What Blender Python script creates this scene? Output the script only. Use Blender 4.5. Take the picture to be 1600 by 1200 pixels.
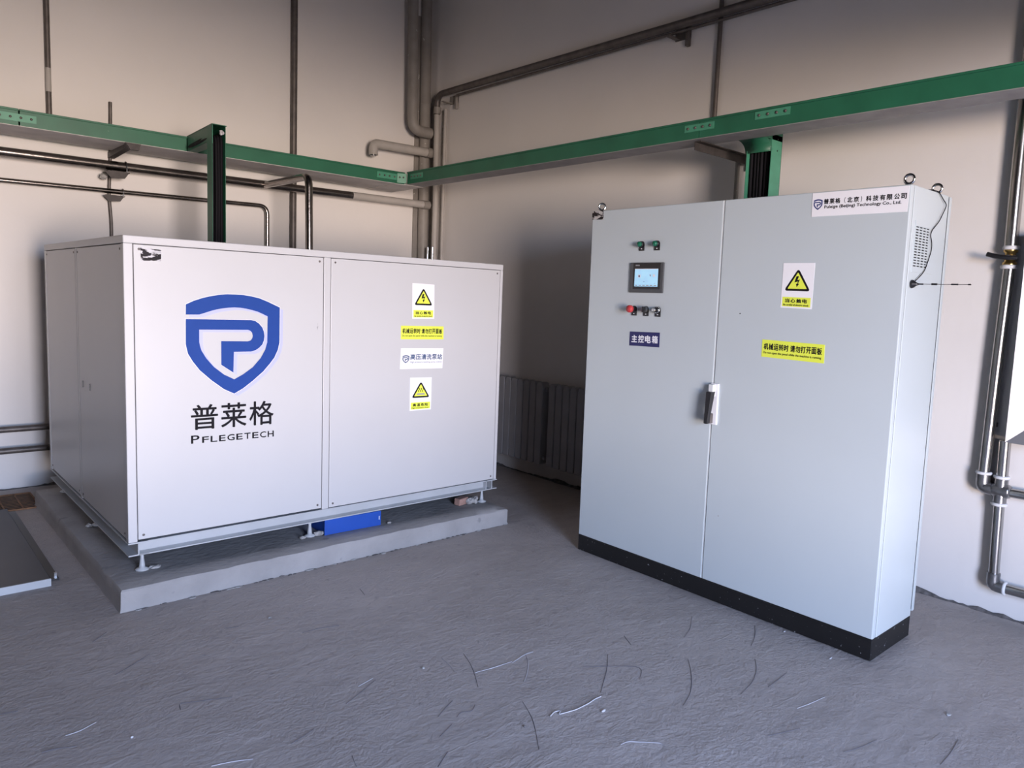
import bpy, bmesh, math, random
from math import sin, cos, pi
from mathutils import Vector, Matrix, Euler

random.seed(7)
for o in list(bpy.data.objects):
    bpy.data.objects.remove(o)
SC = bpy.context.scene
COL = SC.collection

# ------------------------------------------------------------------ camera
CAM_F, CAM_P = 1153.533, (-3.9497, -5.9358, 1.4104)
YAW, PITCH, ROLL = 0.82380, -0.10395, 0.04166
CAM_SX, CAM_SY = 45.3635, -11.7838
fw = Vector((cos(YAW) * cos(PITCH), sin(YAW) * cos(PITCH), sin(PITCH)))
r0 = Vector((sin(YAW), -cos(YAW), 0))
u0 = r0.cross(fw)
rt = cos(ROLL) * r0 + sin(ROLL) * u0
up = -sin(ROLL) * r0 + cos(ROLL) * u0
cam_data = bpy.data.cameras.new('camera')
cam = bpy.data.objects.new('camera', cam_data)
COL.objects.link(cam)
M = Matrix((rt, up, -fw)).transposed().to_4x4()
M.translation = Vector(CAM_P)
cam.matrix_world = M
cam_data.sensor_width = 36
cam_data.lens = CAM_F * 36 / 1600
cam_data.shift_x = -CAM_SX / 1600
cam_data.shift_y = CAM_SY / 1600
cam_data.clip_start = 0.05
SC.camera = cam

# ------------------------------------------------------------------ light
# daylight through the big open doorway behind the photographer:
# pale blue sky above the horizon, sunlit warm yard below it
DOOR = dict(x0=-4.1, x1=-2.6, h=2.6, y=-8.2)
world = bpy.data.worlds.new('daylight')
SC.world = world
world.use_nodes = True
wn, wl = world.node_tree.nodes, world.node_tree.links
wn.clear()
w_out = wn.new('ShaderNodeOutputWorld')
w_bg = wn.new('ShaderNodeBackground')
w_tc = wn.new('ShaderNodeTexCoord')
w_sep = wn.new('ShaderNodeSeparateXYZ')
w_map = wn.new('ShaderNodeMapRange')
w_map.inputs['From Min'].default_value = -1
w_map.inputs['From Max'].default_value = 1
w_ramp = wn.new('ShaderNodeValToRGB')
cr = w_ramp.color_ramp
RAMP = [(0.0, (0.05, 0.045, 0.05)), (0.405, (0.09, 0.078, 0.075)), (0.442, (1.75, 1.42, 1.22)), (0.495, (1.65, 1.38, 1.22)),
        (0.53, (0.54, 0.66, 0.93)), (1.0, (0.27, 0.45, 1.00))]
cr.elements[0].position = RAMP[0][0]
cr.elements[0].color = RAMP[0][1] + (1,)
cr.elements[1].position = RAMP[-1][0]
cr.elements[1].color = RAMP[-1][1] + (1,)
for p_, c_ in RAMP[1:-1]:
    e_ = cr.elements.new(p_)
    e_.color = c_ + (1,)
wl.new(w_tc.outputs['Generated'], w_sep.inputs[0])
wl.new(w_sep.outputs['Z'], w_map.inputs['Value'])
wl.new(w_map.outputs[0], w_ramp.inputs[0])
wl.new(w_ramp.outputs[0], w_bg.inputs['Color'])
w_bg.inputs['Strength'].default_value = 46.0
wl.new(w_bg.outputs[0], w_out.inputs[0])
por = bpy.data.lights.new('door_portal', 'AREA')
por.shape = 'RECTANGLE'
por.size = DOOR['x1'] - DOOR['x0']
por.size_y = DOOR['h']
por.cycles.is_portal = True
por_o = bpy.data.objects.new('door_portal', por)
COL.objects.link(por_o)
por_o.location = ((DOOR['x0'] + DOOR['x1']) / 2, DOOR['y'], DOOR['h'] / 2)
por_o.rotation_euler = (pi / 2, 0, 0)

SC.view_settings.view_transform = 'Standard'
SC.view_settings.look = 'None'
SC.view_settings.exposure = 0.0
SC.view_settings.gamma = 1.0
SC.view_settings.use_curve_mapping = False
SC.cycles.max_bounces = 10
SC.cycles.diffuse_bounces = 6
SC.cycles.sample_clamp_indirect = 6.0
SC.cycles.use_denoising = True
SC.cycles.caustics_reflective = False
SC.cycles.caustics_refractive = False


# ------------------------------------------------------------------ helpers
def srgb(r, g=None, b=None):
    if g is None:
        g = b = r
    f = lambda c: c / 12.92 if c <= 0.04045 else ((c + 0.055) / 1.055) ** 2.4
    return (f(r), f(g), f(b), 1)


MATS = {}


def mat(name, col, rough=0.5, metal=0.0, var=0.0, scale=8.0, bump=0.0, bscale=60.0, col2=None, spots=None,
        emit=0.0, spec=0.5, stretch=None):
    m = bpy.data.materials.new(name)
    m.use_nodes = True
    N, L = m.node_tree.nodes, m.node_tree.links
    b = N['Principled BSDF']
    b.inputs['Roughness'].default_value = rough
    b.inputs['Metallic'].default_value = metal
    b.inputs['Specular IOR Level'].default_value = spec
    tc = N.new('ShaderNodeTexCoord')
    vec = tc.outputs['Object']
    if stretch:
        mp = N.new('ShaderNodeMapping')
        mp.inputs['Scale'].default_value = stretch
        L.new(vec, mp.inputs['Vector'])
        vec = mp.outputs[0]
    out = None
    if var or col2:
        n = N.new('ShaderNodeTexNoise')
        n.inputs['Scale'].default_value = scale
        n.inputs['Detail'].default_value = 5
        L.new(vec, n.inputs['Vector'])
        mr = N.new('ShaderNodeMapRange')
        mr.inputs['From Min'].default_value = 0.3
        mr.inputs['From Max'].default_value = 0.7
        L.new(n.outputs['Fac'], mr.inputs['Value'])
        mx = N.new('ShaderNodeMix')
        mx.data_type = 'RGBA'
        c1 = col
        c2 = col2 or tuple(c * (1 - var) for c in col[:3]) + (1,)
        mx.inputs['A'].default_value = c1
        mx.inputs['B'].default_value = c2
        L.new(mr.outputs[0], mx.inputs['Factor'])
        out = mx.outputs['Result']
    if spots:  # (colour, scale, threshold)
        n2 = N.new('ShaderNodeTexNoise')
        n2.inputs['Scale'].default_value = spots[1]
        n2.inputs['Detail'].default_value = 3
        L.new(vec, n2.inputs['Vector'])
        mr2 = N.new('ShaderNodeMapRange')
        mr2.inputs['From Min'].default_value = spots[2]
        mr2.inputs['From Max'].default_value = spots[2] + 0.04
        L.new(n2.outputs['Fac'], mr2.inputs['Value'])
        mx2 = N.new('ShaderNodeMix')
        mx2.data_type = 'RGBA'
        if out:
            L.new(out, mx2.inputs['A'])
        else:
            mx2.inputs['A'].default_value = col
        mx2.inputs['B'].default_value = spots[0]
        L.new(mr2.outputs[0], mx2.inputs['Factor'])
        out = mx2.outputs['Result']
    if out:
        L.new(out, b.inputs['Base Color'])
    else:
        b.inputs['Base Color'].default_value = col
    if bump:
        nb = N.new('ShaderNodeTexNoise')
        nb.inputs['Scale'].default_value = bscale
        nb.inputs['Detail'].default_value = 6
        L.new(vec, nb.inputs['Vector'])
        bp = N.new('ShaderNodeBump')
        bp.inputs['Strength'].default_value = 1.0
        bp.inputs['Distance'].default_value = bump
        L.new(nb.outputs['Fac'], bp.inputs['Height'])
        L.new(bp.outputs[0], b.inputs['Normal'])
    if emit:
        if out:
            L.new(out, b.inputs['Emission Color'])
        else:
            b.inputs['Emission Color'].default_value = col
        b.inputs['Emission Strength'].default_value = emit
    MATS[name] = m
    return m


mat('wall_paint', (0.80, 0.765, 0.735, 1), 0.75, var=0.06, scale=1.3, bump=0.0012, bscale=22, spec=0.3)
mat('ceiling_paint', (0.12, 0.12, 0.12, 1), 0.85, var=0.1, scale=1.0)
mat('plinth_concrete', (0.375, 0.355, 0.345, 1), 0.85, var=0.22, scale=5, bump=0.004, bscale=35,
    spots=((0.25, 0.24, 0.24, 1), 9, 0.68))
mat('mortar', (0.42, 0.41, 0.40, 1), 0.9, var=0.3, scale=20, bump=0.003, bscale=60)
mat('mortar_dark', (0.17, 0.155, 0.15, 1), 0.95, var=0.55, scale=40, bump=0.003, bscale=50)
mat('brick', (0.45, 0.27, 0.22, 1), 0.9, var=0.35, scale=25, bump=0.002)
mat('machine_white', (0.545, 0.54, 0.545, 1), 0.38, var=0.03, scale=2.5, bump=0.0004, bscale=4)
mat('machine_beam', (0.45, 0.465, 0.48, 1), 0.42, var=0.12, scale=6)
mat('cabinet_grey', (0.515, 0.565, 0.58, 1), 0.33, var=0.03, scale=2, bump=0.0003, bscale=3)
mat('cabinet_edge', (0.66, 0.68, 0.68, 1), 0.3, var=0.03)
mat('dark_gap', (0.012, 0.012, 0.013, 1), 0.8, var=0.2)
mat('black_paint', (0.007, 0.0065, 0.007, 1), 0.5, var=0.3, scale=6, spots=((0.30, 0.30, 0.31, 1), 75, 0.675))
mat('green_paint', (0.022, 0.150, 0.082, 1), 0.45, var=0.25, scale=5, bump=0.0006, bscale=14,
    spots=((0.25, 0.40, 0.33, 1), 22, 0.76))
mat('box_frame', (0.27, 0.27, 0.285, 1), 0.4, metal=0.3, var=0.12, scale=12, stretch=(1, 1, 0.1))
mat('galvanised_lit', (0.68, 0.64, 0.62, 1), 0.6, metal=0.1, var=0.22, scale=7)  # lit copy of the tray underside sheet, bounced light put into the colour
mat('green_plate', (0.075, 0.30, 0.19, 1), 0.42, var=0.15, scale=20)
mat('galvanised', (0.38, 0.365, 0.36, 1), 0.6, metal=0.2, var=0.25, scale=9)  # shaded copy for the right tray underside, shade put into the colour
mat('steel_pipe', (0.30, 0.27, 0.25, 1), 0.24, metal=1.0, var=0.35, scale=14, bump=0.0006, bscale=40)
mat('steel_dull', (0.17, 0.15, 0.14, 1), 0.5, metal=0.5, var=0.35, scale=18, bump=0.0008, bscale=50)
mat('steel_dark', (0.075, 0.065, 0.062, 1), 0.55, metal=0.3, var=0.4, scale=25, bump=0.001, bscale=50)
mat('steel_bright', (0.46, 0.455, 0.45, 1), 0.24, metal=1.0, var=0.15, scale=10)
mat('painted_pipe', (0.30, 0.275, 0.25, 1), 0.55, var=0.2, scale=10, bump=0.001, bscale=30,
    spots=((0.62, 0.6, 0.56, 1), 28, 0.70))
mat('painted_pale', (0.46, 0.43, 0.40, 1), 0.55, var=0.15, scale=10, bump=0.001, bscale=30)
mat('chrome', (0.75, 0.74, 0.73, 1), 0.12, metal=1.0, var=0.1)
mat('cast_iron', (0.33, 0.33, 0.34, 1), 0.3, metal=0.9, var=0.3, scale=30, bump=0.001)
mat('tape_white', (0.75, 0.75, 0.76, 1), 0.6, var=0.1)
mat('brass', (0.62, 0.42, 0.15, 1), 0.28, metal=1.0, var=0.2)
mat('black_plastic', (0.014, 0.014, 0.016, 1), 0.35, var=0.2)
mat('dark_plastic', (0.075, 0.078, 0.082, 1), 0.4, var=0.15)
mat('black_glass', (0.008, 0.009, 0.012, 1), 0.08, var=0.1)
mat('radiator', (0.40, 0.39, 0.40, 1), 0.45, var=0.12, scale=6)
mat('red_plastic', (0.50, 0.045, 0.05, 1), 0.4, var=0.1)
mat('green_lens', (0.01, 0.13, 0.075, 1), 0.2, var=0.2, scale=60)
mat('label_white', (0.86, 0.85, 0.87, 1), 0.35, var=0.02)
mat('label_yellow', (0.78, 0.86, 0.085, 1), 0.4, var=0.04)
mat('label_blue', (0.014, 0.014, 0.105, 1), 0.4, var=0.08)
mat('print_black', (0.010, 0.009, 0.012, 1), 0.7, var=0.1, spec=0.15)
mat('print_white', (0.84, 0.84, 0.88, 1), 0.5, var=0.02)
mat('print_navy', (0.035, 0.050, 0.19, 1), 0.5, var=0.1)
mat('print_slate', (0.06, 0.10, 0.20, 1), 0.5, var=0.1)
mat('print_grey', (0.35, 0.35, 0.36, 1), 0.5, var=0.1)
mat('emblem_blue', (0.017, 0.060, 0.28, 1), 0.6, var=0.06, scale=20, spec=0.15)
mat('emblem_lilac', (0.46, 0.48, 0.74, 1), 0.4, var=0.02)
mat('blue_paint', (0.012, 0.075, 0.40, 1), 0.45, var=0.1)
mat('plate_top', (0.055, 0.060, 0.075, 1), 0.45, var=0.2, scale=3)
mat('rust', (0.30, 0.15, 0.07, 1), 0.7, metal=0.3, var=0.5, scale=30)
mat('screen', (0.40, 0.70, 0.90, 1), 0.25, var=0.10, scale=25, emit=0.35)
mat('foil', (0.80, 0.78, 0.82, 1), 0.22, metal=0.7, var=0.3, scale=60, spots=((0.035, 0.03, 0.035, 1), 42, 0.46), stretch=(0.6, 1, 1.5))  # dark spots paint mirrored reflections into the foil colour
mat('scrap_white', (0.55, 0.54, 0.56, 1), 0.6, var=0.15, scale=40)
mat('scratch_dark', (0.12, 0.11, 0.12, 1), 0.8, var=0.3, scale=20)
mat('scratch_light', (0.42, 0.41, 0.44, 1), 0.8, var=0.3, scale=20)


def floor_material():
    m = bpy.data.materials.new('floor_concrete')
    m.use_nodes = True
    N, L = m.node_tree.nodes, m.node_tree.links
    b = N['Principled BSDF']
    b.inputs['Roughness'].default_value = 0.62
    b.inputs['Specular IOR Level'].default_value = 0.35
    tc = N.new('ShaderNodeTexCoord')

    def noise(scale, detail=6, rough=0.55, stretch=None, dist=0.0):
        v = tc.outputs['Object']
        if stretch:
            mp = N.new('ShaderNodeMapping')
            mp.inputs['Rotation'].default_value = (0, 0, stretch[1])
            mp.inputs['Scale'].default_value = stretch[0]
            L.new(v, mp.inputs['Vector'])
            v = mp.outputs[0]
        n = N.new('ShaderNodeTexNoise')
        n.inputs['Scale'].default_value = scale
        n.inputs['Detail'].default_value = detail
        n.inputs['Roughness'].default_value = rough
        n.inputs['Distortion'].default_value = dist
        L.new(v, n.inputs['Vector'])
        return n.outputs['Fac']

    def rng(s, a, b_, lo=0.0, hi=1.0):
        r = N.new('ShaderNodeMapRange')
        r.inputs['From Min'].default_value = a
        r.inputs['From Max'].default_value = b_
        r.inputs['To Min'].default_value = lo
        r.inputs['To Max'].default_value = hi
        L.new(s, r.inputs['Value'])
        return r.outputs[0]

    def mixc(f, a, b_):
        x = N.new('ShaderNodeMix')
        x.data_type = 'RGBA'
        L.new(f, x.inputs['Factor'])
        for k, s in (('A', a), ('B', b_)):
            if isinstance(s, tuple):
                x.inputs[k].default_value = s
            else:
                L.new(s, x.inputs[k])
        return x.outputs['Result']

    def math_(op, a, b_):
        x = N.new('ShaderNodeMath')
        x.operation = op
        for i, s in enumerate((a, b_)):
            if isinstance(s, (int, float)):
                x.inputs[i].default_value = s
            else:
                L.new(s, x.inputs[i])
        return x.outputs[0]

    base = mixc(rng(noise(1.1, 4), 0.3, 0.7), (0.325, 0.288, 0.270, 1), (0.415, 0.368, 0.345, 1))
    base = mixc(rng(noise(7, 6, 0.6, ((1, 2.2, 1), 0.6)), 0.35, 0.75, 0, 0.5), base, (0.46, 0.41, 0.385, 1))
    base = mixc(rng(noise(24, 5, 0.6), 0.60, 0.78, 0, 0.45), base, (0.10, 0.095, 0.10, 1))
    base = mixc(rng(noise(70, 3), 0.70, 0.76, 0, 0.6), base, (0.33, 0.32, 0.33, 1))
    L.new(base, b.inputs['Base Color'])
    h = math_('MULTIPLY', noise(2.0, 4, 0.5, ((1, 1.4, 1), 0.7), 0.4), 0.9)
    h = math_('ADD', h, math_('MULTIPLY', noise(14, 6, 0.62, ((1, 1.35, 1), 0.5), 0.5), 0.34))
    ridge = rng(noise(5.5, 3, 0.5, ((1, 3.2, 1), 0.62), 1.2), 0.62, 0.70, 0.0, 0.06)
    h = math_('ADD', h, ridge)
    grit = math_('MULTIPLY', noise(55, 5, 0.65), rng(noise(2.3, 3), 0.35, 0.62, 0.10, 0.40))
    h = math_('ADD', h, grit)
    bp = N.new('ShaderNodeBump')
    bp.inputs['Strength'].default_value = 1.0
    bp.inputs['Distance'].default_value = 0.014
    L.new(h, bp.inputs['Height'])
    L.new(bp.outputs[0], b.inputs['Normal'])
    MATS['floor_concrete'] = m


floor_material()


class MB:
    """collects geometry for ONE mesh object"""

    def __init__(self):
        self.v, self.f, self.m, self.s, self.names = [], [], [], [], []

    def mi(self, name):
        if name not in self.names:
            self.names.append(name)
        return self.names.index(name)

    def add(self, vs, fs, m, smooth=False):
        k = len(self.v)
        self.v += [tuple(p) for p in vs]
        i = self.mi(m)
        for f in fs:
            self.f.append([a + k for a in f])
            self.m.append(i)
            self.s.append(smooth)
        return self

    def box(self, x0, x1, y0, y1, z0, z1, m, xf=None):
        vs = [(x, y, z) for z in (z0, z1) for y in (y0, y1) for x in (x0, x1)]
        if xf:
            vs = [xf(*p) for p in vs]
        return self.add(vs, [(0, 2, 3, 1), (4, 5, 7, 6), (0, 1, 5, 4), (2, 6, 7, 3), (0, 4, 6, 2), (1, 3, 7, 5)], m)

    def hexa(self, b4, t4, m):
        return self.add(list(b4) + list(t4),
                        [(3, 2, 1, 0), (4, 5, 6, 7), (0, 1, 5, 4), (1, 2, 6, 5), (2, 3, 7, 6), (3, 0, 4, 7)], m)

    def tube(self, pts, r, m, n=14, caps=True):
        pts = [Vector(p) for p in pts]
        rs = r if isinstance(r, (list, tuple)) else [r] * len(pts)
        T = []
        for i in range(len(pts)):
            a = pts[max(i - 1, 0)]
            b = pts[min(i + 1, len(pts) - 1)]
            T.append((b - a).normalized())
        ref = Vector((0, 0, 1)) if abs(T[0].z) < 0.9 else Vector((1, 0, 0))
        nrm = (ref - T[0] * ref.dot(T[0])).normalized()
        vs, fs = [], []
        for i, p in enumerate(pts):
            if i:
                nrm = (nrm - T[i] * nrm.dot(T[i])).normalized()
            bn = T[i].cross(nrm)
            for k in range(n):
                a = 2 * pi * k / n
                vs.append(p + rs[i] * (cos(a) * nrm + sin(a) * bn))
        for i in range(len(pts) - 1):
            for k in range(n):
                fs.append((i * n + k, i * n + (k + 1) % n, (i + 1) * n + (k + 1) % n, (i + 1) * n + k))
        self.add(vs, fs, m, True)
        if caps:
            e = (len(pts) - 1) * n
            self.add(vs[:n], [tuple(reversed(range(n)))], m)
            self.add(vs[e:], [tuple(range(n))], m)
        return self

    def lathe(self, prof, o, axis, m, n=18):
        """prof: (radius, height) pairs along axis from o"""
        ax = Vector(axis).normalized()
        pts = [Vector(o) + ax * h for _, h in prof]
        ref = Vector((0, 0, 1)) if abs(ax.z) < 0.9 else Vector((1, 0, 0))
        a1 = (ref - ax * ref.dot(ax)).normalized()
        a2 = ax.cross(a1)
        vs, fs = [], []
        for (r, h), p in zip(prof, pts):
            for k in range(n):
                a = 2 * pi * k / n
                vs.append(p + max(r, 1e-5) * (cos(a) * a1 + sin(a) * a2))
        for i in range(len(prof) - 1):
            for k in range(n):
                fs.append((i * n + k, i * n + (k + 1) % n, (i + 1) * n + (k + 1) % n, (i + 1) * n + k))
        fs.append(tuple(reversed(range(n))))
        fs.append(tuple(range((len(prof) - 1) * n, len(prof) * n)))
        return self.add(vs, fs, m, True)

    def poly(self, pts, m):
        """a flat polygon, any outline"""
        from mathutils.geometry import tessellate_polygon
        tr = tessellate_polygon([[Vector(p) for p in pts]])
        return self.add(pts, [tuple(t) for t in tr], m)

    def lump(self, c, size, m, seed=0, sub=2):
        rnd = random.Random(seed)
        bm = bmesh.new()
        bmesh.ops.create_icosphere(bm, subdivisions=sub, radius=1)
        ph = [rnd.uniform(0, 6) for _ in range(6)]
        vs = []
        for v in bm.verts:
            p = v.co
            k = 1 + 0.22 * sin(4 * p.x + ph[0]) * cos(3 * p.y + ph[1]) + 0.16 * sin(7 * p.z + ph[2] + 5 * p.x) \
                + rnd.uniform(-0.1, 0.1)
            vs.append((c[0] + p.x * k * size[0], c[1] + p.y * k * size[1], max(c[2] + p.z * k * size[2], c[3] if len(c) > 3 else -9)))
        fs = [tuple(x.index for x in f.verts) for f in bm.faces]
        bm.free()
        return self.add(vs, fs, m)

    def build(self, name, parent=None, label=None, bevel=0.0, cat=None, group=None, kind=None, loc=None):
        me = bpy.data.meshes.new(name)
        me.from_pydata(self.v, [], self.f)
        for nm in self.names:
            me.materials.append(MATS[nm])
        me.polygons.foreach_set('material_index', self.m)
        me.polygons.foreach_set('use_smooth', self.s)
        me.update()
        o = bpy.data.objects.new(name, me)
        COL.objects.link(o)
        if loc is not None:
            me.transform(Matrix.Translation(-Vector(loc)))
            o.location = loc
        if parent:
            o.parent = parent
        for k, v in (('label', label), ('category', cat), ('group', group), ('kind', kind)):
            if v:
                o[k] = v
        if bevel:
            bv = o.modifiers.new('bevel', 'BEVEL')
            bv.width = bevel
            bv.segments = 2
            bv.limit_method = 'ANGLE'
            bv.angle_limit = math.radians(40)
        return o


def thing(name, label, cat, loc=(0, 0, 0), rot=(0, 0, 0), group=None):
    o = bpy.data.objects.new(name, None)
    o.empty_display_size = 0.1
    COL.objects.link(o)
    o.location = loc
    o.rotation_euler = rot
    o['label'] = label
    o['category'] = cat
    if group:
        o['group'] = group
    return o


def copy_tree(o, parent=None):
    c = o.copy()
    COL.objects.link(c)
    if parent:
        c.parent = parent
    for ch in list(o.children):
        copy_tree(ch, c)
    return c


def bend(pts, r, n=6):
    """round the corners of a polyline"""
    pts = [Vector(p) for p in pts]
    out = [pts[0]]
    for i in range(1, len(pts) - 1):
        a, b, c = pts[i - 1], pts[i], pts[i + 1]
        d1, d2 = (a - b), (c - b)
        k = min(r, d1.length * 0.49, d2.length * 0.49)
        p1, p2 = b + d1.normalized() * k, b + d2.normalized() * k
        for j in range(n + 1):
            t = j / n
            out.append((1 - t) ** 2 * p1 + 2 * t * (1 - t) * b + t * t * p2)
    out.append(pts[-1])
    return out


_glyphs = {}


def glyphs(s):
    """outline of a line of lettering as a flat mesh, normalised to its ink box"""
    key = s
    if key not in _glyphs:
        cu = bpy.data.curves.new('txt', 'FONT')
        cu.body = s
        cu.size = 1
        cu.resolution_u = 3
        ob = bpy.data.objects.new('txt', cu)
        COL.objects.link(ob)
        dg = bpy.context.evaluated_depsgraph_get()
        me = bpy.data.meshes.new_from_object(ob.evaluated_get(dg))
        vs = [(v.co.x, v.co.y) for v in me.vertices]
        fs = [tuple(p.vertices) for p in me.polygons]
        bpy.data.objects.remove(ob)
        bpy.data.meshes.remove(me)
        bpy.data.curves.remove(cu)
        x0, x1 = min(p[0] for p in vs), max(p[0] for p in vs)
        y0, y1 = min(p[1] for p in vs), max(p[1] for p in vs)
        _glyphs[key] = ([((p[0] - x0) / (x1 - x0), (p[1] - y0) / (y1 - y0)) for p in vs], fs)
    return _glyphs[key]


class Sheet:
    """a flat sheet on a front face (plane v = const); s runs right, t runs down, both 0..1"""

    def __init__(self, tl, tr, br, bl, v):
        self.c, self.v = (tl, tr, br, bl), v

    def P(self, s, t, lift=0.0):
        tl, tr, br, bl = self.c
        a = [tl[i] * (1 - s) + tr[i] * s for i in (0, 1)]
        b = [bl[i] * (1 - s) + br[i] * s for i in (0, 1)]
        return (a[0] * (1 - t) + b[0] * t, self.v - lift, a[1] * (1 - t) + b[1] * t)

    def plate(self, mb, m, th, s0=0, s1=1, t0=0, t1=1, back=0.0):
        q = ((s0, t1), (s1, t1), (s1, t0), (s0, t0))
        mb.hexa([self.P(s, t, back) for s, t in q], [self.P(s, t, th) for s, t in q], m)

    def text(self, mb, s, m, s0, s1, t0, t1, lift, bold=0.0):
        # heavier strokes: the same outline printed again a hair to each side
        vs, fs = glyphs(s)
        tl, tr, _, bl = self.c
        asp = math.dist(tl, bl) / math.dist(tl, tr)
        b = bold * (t1 - t0)
        for k, (dx, dy) in enumerate(((0, 0), (b, 0), (-b, 0), (0, b), (0, -b)) if bold else ((0, 0),)):
            mb.add([self.P(s0 + dx * asp + (s1 - s0) * x, t1 + dy + (t0 - t1) * y, lift + k * 1e-5) for x, y in vs], fs, m)

    def poly(self, mb, pts, m, lift):
        mb.poly([self.P(s, t, lift) for s, t in pts], m)


# ------------------------------------------------------------------ the room
HX, HY, HZ = -14.0, -8.2, 6.5


def structure(name, mb, label=None, bevel=0, parent=None):
    return mb.build(name, parent, label, bevel, kind='structure')


m = MB()
m.box(HX - 0.2, 0.2, HY - 0.2, 0.2, -0.2, 0.0, 'floor_concrete')
floor = structure('floor', m)
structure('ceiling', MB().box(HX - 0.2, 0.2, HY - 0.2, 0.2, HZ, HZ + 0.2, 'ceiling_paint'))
structure('wall_left', MB().box(HX - 0.2, 0.2, 0, 0.2, 0, HZ, 'wall_paint'))
structure('wall_right', MB().box(0, 0.2, HY - 0.2, 0, 0, HZ, 'wall_paint'))
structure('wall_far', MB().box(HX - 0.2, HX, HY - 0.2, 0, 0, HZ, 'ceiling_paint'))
m = MB()
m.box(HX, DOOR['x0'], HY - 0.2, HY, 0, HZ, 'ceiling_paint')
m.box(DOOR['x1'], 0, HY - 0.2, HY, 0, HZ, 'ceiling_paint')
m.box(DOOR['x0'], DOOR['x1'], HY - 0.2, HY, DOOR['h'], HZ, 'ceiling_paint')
structure('wall_rear', m)

# added ceiling beam, out of view, shading the upper right wall
structure('shade_beam', MB().box(-2.62, 0, -6.9, -6.5, 2.46, HZ, 'ceiling_paint'))


# rough mortar edge where plaster meets the floor
def ragged(name, along, a0, a1, seed):
    rnd = random.Random(seed)
    mb = MB()
    n = int((a1 - a0) / 0.022)
    vs, fs = [], []
    h = 0.012
    for i in range(n + 1):
        a = a0 + (a1 - a0) * i / n
        h = min(max(h + rnd.uniform(-0.007, 0.007), 0.003), 0.026)
        d = 0.006 + rnd.uniform(0, 0.012) + h * 0.5
        for (off, z) in ((-0.002, h), (-0.004 - d * 0.2, h * 0.9), (-d, 0.003), (-d - 0.012, -0.004)):
            vs.append((a, off, z) if along == 'x' else (off, a, z))
    for i in range(n):
        for k in range(3):
            fs.append((i * 4 + k, i * 4 + k + 1, i * 4 + 5 + k, i * 4 + 4 + k))
    mb.add(vs, fs, 'mortar_dark')
    structure(name, mb)


ragged('trim_1', 'y', HY + 0.05, 0, 3)
ragged('trim_2', 'x', -8.9, 0, 4)

# scratches scored into the concrete: thin shallow ribbons, parts of the floor
DARK = [[[-2.287, -4.114], [-2.308, -4.168], [-2.334, -4.222], [-2.375, -4.283], [-2.429, -4.356]], [[-1.786, -4.064], [-1.875, -4.142], [-1.968, -4.206], [-2.025, -4.246]], [[-1.559, -4.291], [-1.625, -4.353], [-1.693, -4.407], [-1.774, -4.459], [-1.856, -4.488]], [[-1.34, -4.461], [-1.406, -4.509], [-1.505, -4.555], [-1.626, -4.576]], [[-1.059, -4.289], [-1.143, -4.343], [-1.25, -4.388]], [[-1.608, -3.995], [-1.648, -4.069]], [[-1.204, -4.053], [-1.32, -4.129], [-1.414, -4.164]], [[-1.943, -4.073], [-1.847, -4.137], [-1.749, -4.217], [-1.842, -4.275]], [[-2.24, -3.703], [-2.265, -3.782], [-2.306, -3.866], [-2.35, -3.941]], [[-2.475, -3.958], [-2.526, -3.982], [-2.571, -4.009]], [[-2.429, -4.027], [-2.465, -4.056], [-2.495, -4.032], [-2.525, -4.051]], [[-2.562, -4.075], [-2.632, -4.106]], [[-2.658, -4.187], [-2.724, -4.23]], [[-3.013, -3.849], [-2.925, -3.82]], [[-2.772, -3.749], [-2.693, -3.711], [-2.612, -3.67]], [[-2.243, -2.882], [-2.262, -2.963]], [[-2.656, -3.153], [-2.579, -3.155], [-2.506, -3.183]], [[-3.327, -2.738], [-3.267, -2.678]], [[-3.324, -3.068], [-3.256, -3.024], [-3.186, -2.977]], [[-3.203, -3.404], [-3.125, -3.436], [-3.056, -3.469]], [[-2.891, -2.926], [-2.837, -2.939]], [[-3.667, -3.117], [-3.621, -3.129]], [[-3.602, -3.431], [-3.574, -3.433], [-3.516, -3.459]], [[-3.207, -3.403], [-3.216, -3.446]], [[-1.67, -4.985], [-1.617, -5.005], [-1.516, -5.025]], [[-1.49, -5.214], [-1.401, -5.213], [-1.295, -5.202]], [[-1.785, -4.78], [-1.66, -4.827]], [[-1.498, -4.612], [-1.42, -4.607], [-1.338, -4.601]]]
LIGHT = [[[-2.048, -3.86], [-2.087, -3.921], [-2.144, -3.978], [-2.196, -4.019]], [[-2.137, -3.881], [-2.051, -3.858], [-2.012, -3.863]], [[-2.207, -4.503], [-2.177, -4.504], [-2.128, -4.55], [-2.098, -4.579], [-2.103, -4.602]], [[-2.295, -3.852], [-2.22, -3.865], [-2.129, -3.872]], [[-2.33, -3.683], [-2.338, -3.748], [-2.353, -3.799]], [[-2.683, -3.671], [-2.615, -3.653]], [[-2.895, -4.017], [-2.912, -4.078]], [[-3.239, -3.808], [-3.185, -3.823], [-3.133, -3.85]], [[-3.531, -3.378], [-3.492, -3.377], [-3.443, -3.354]], [[-1.549, -4.756], [-1.484, -4.77], [-1.395, -4.783]]]


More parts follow.
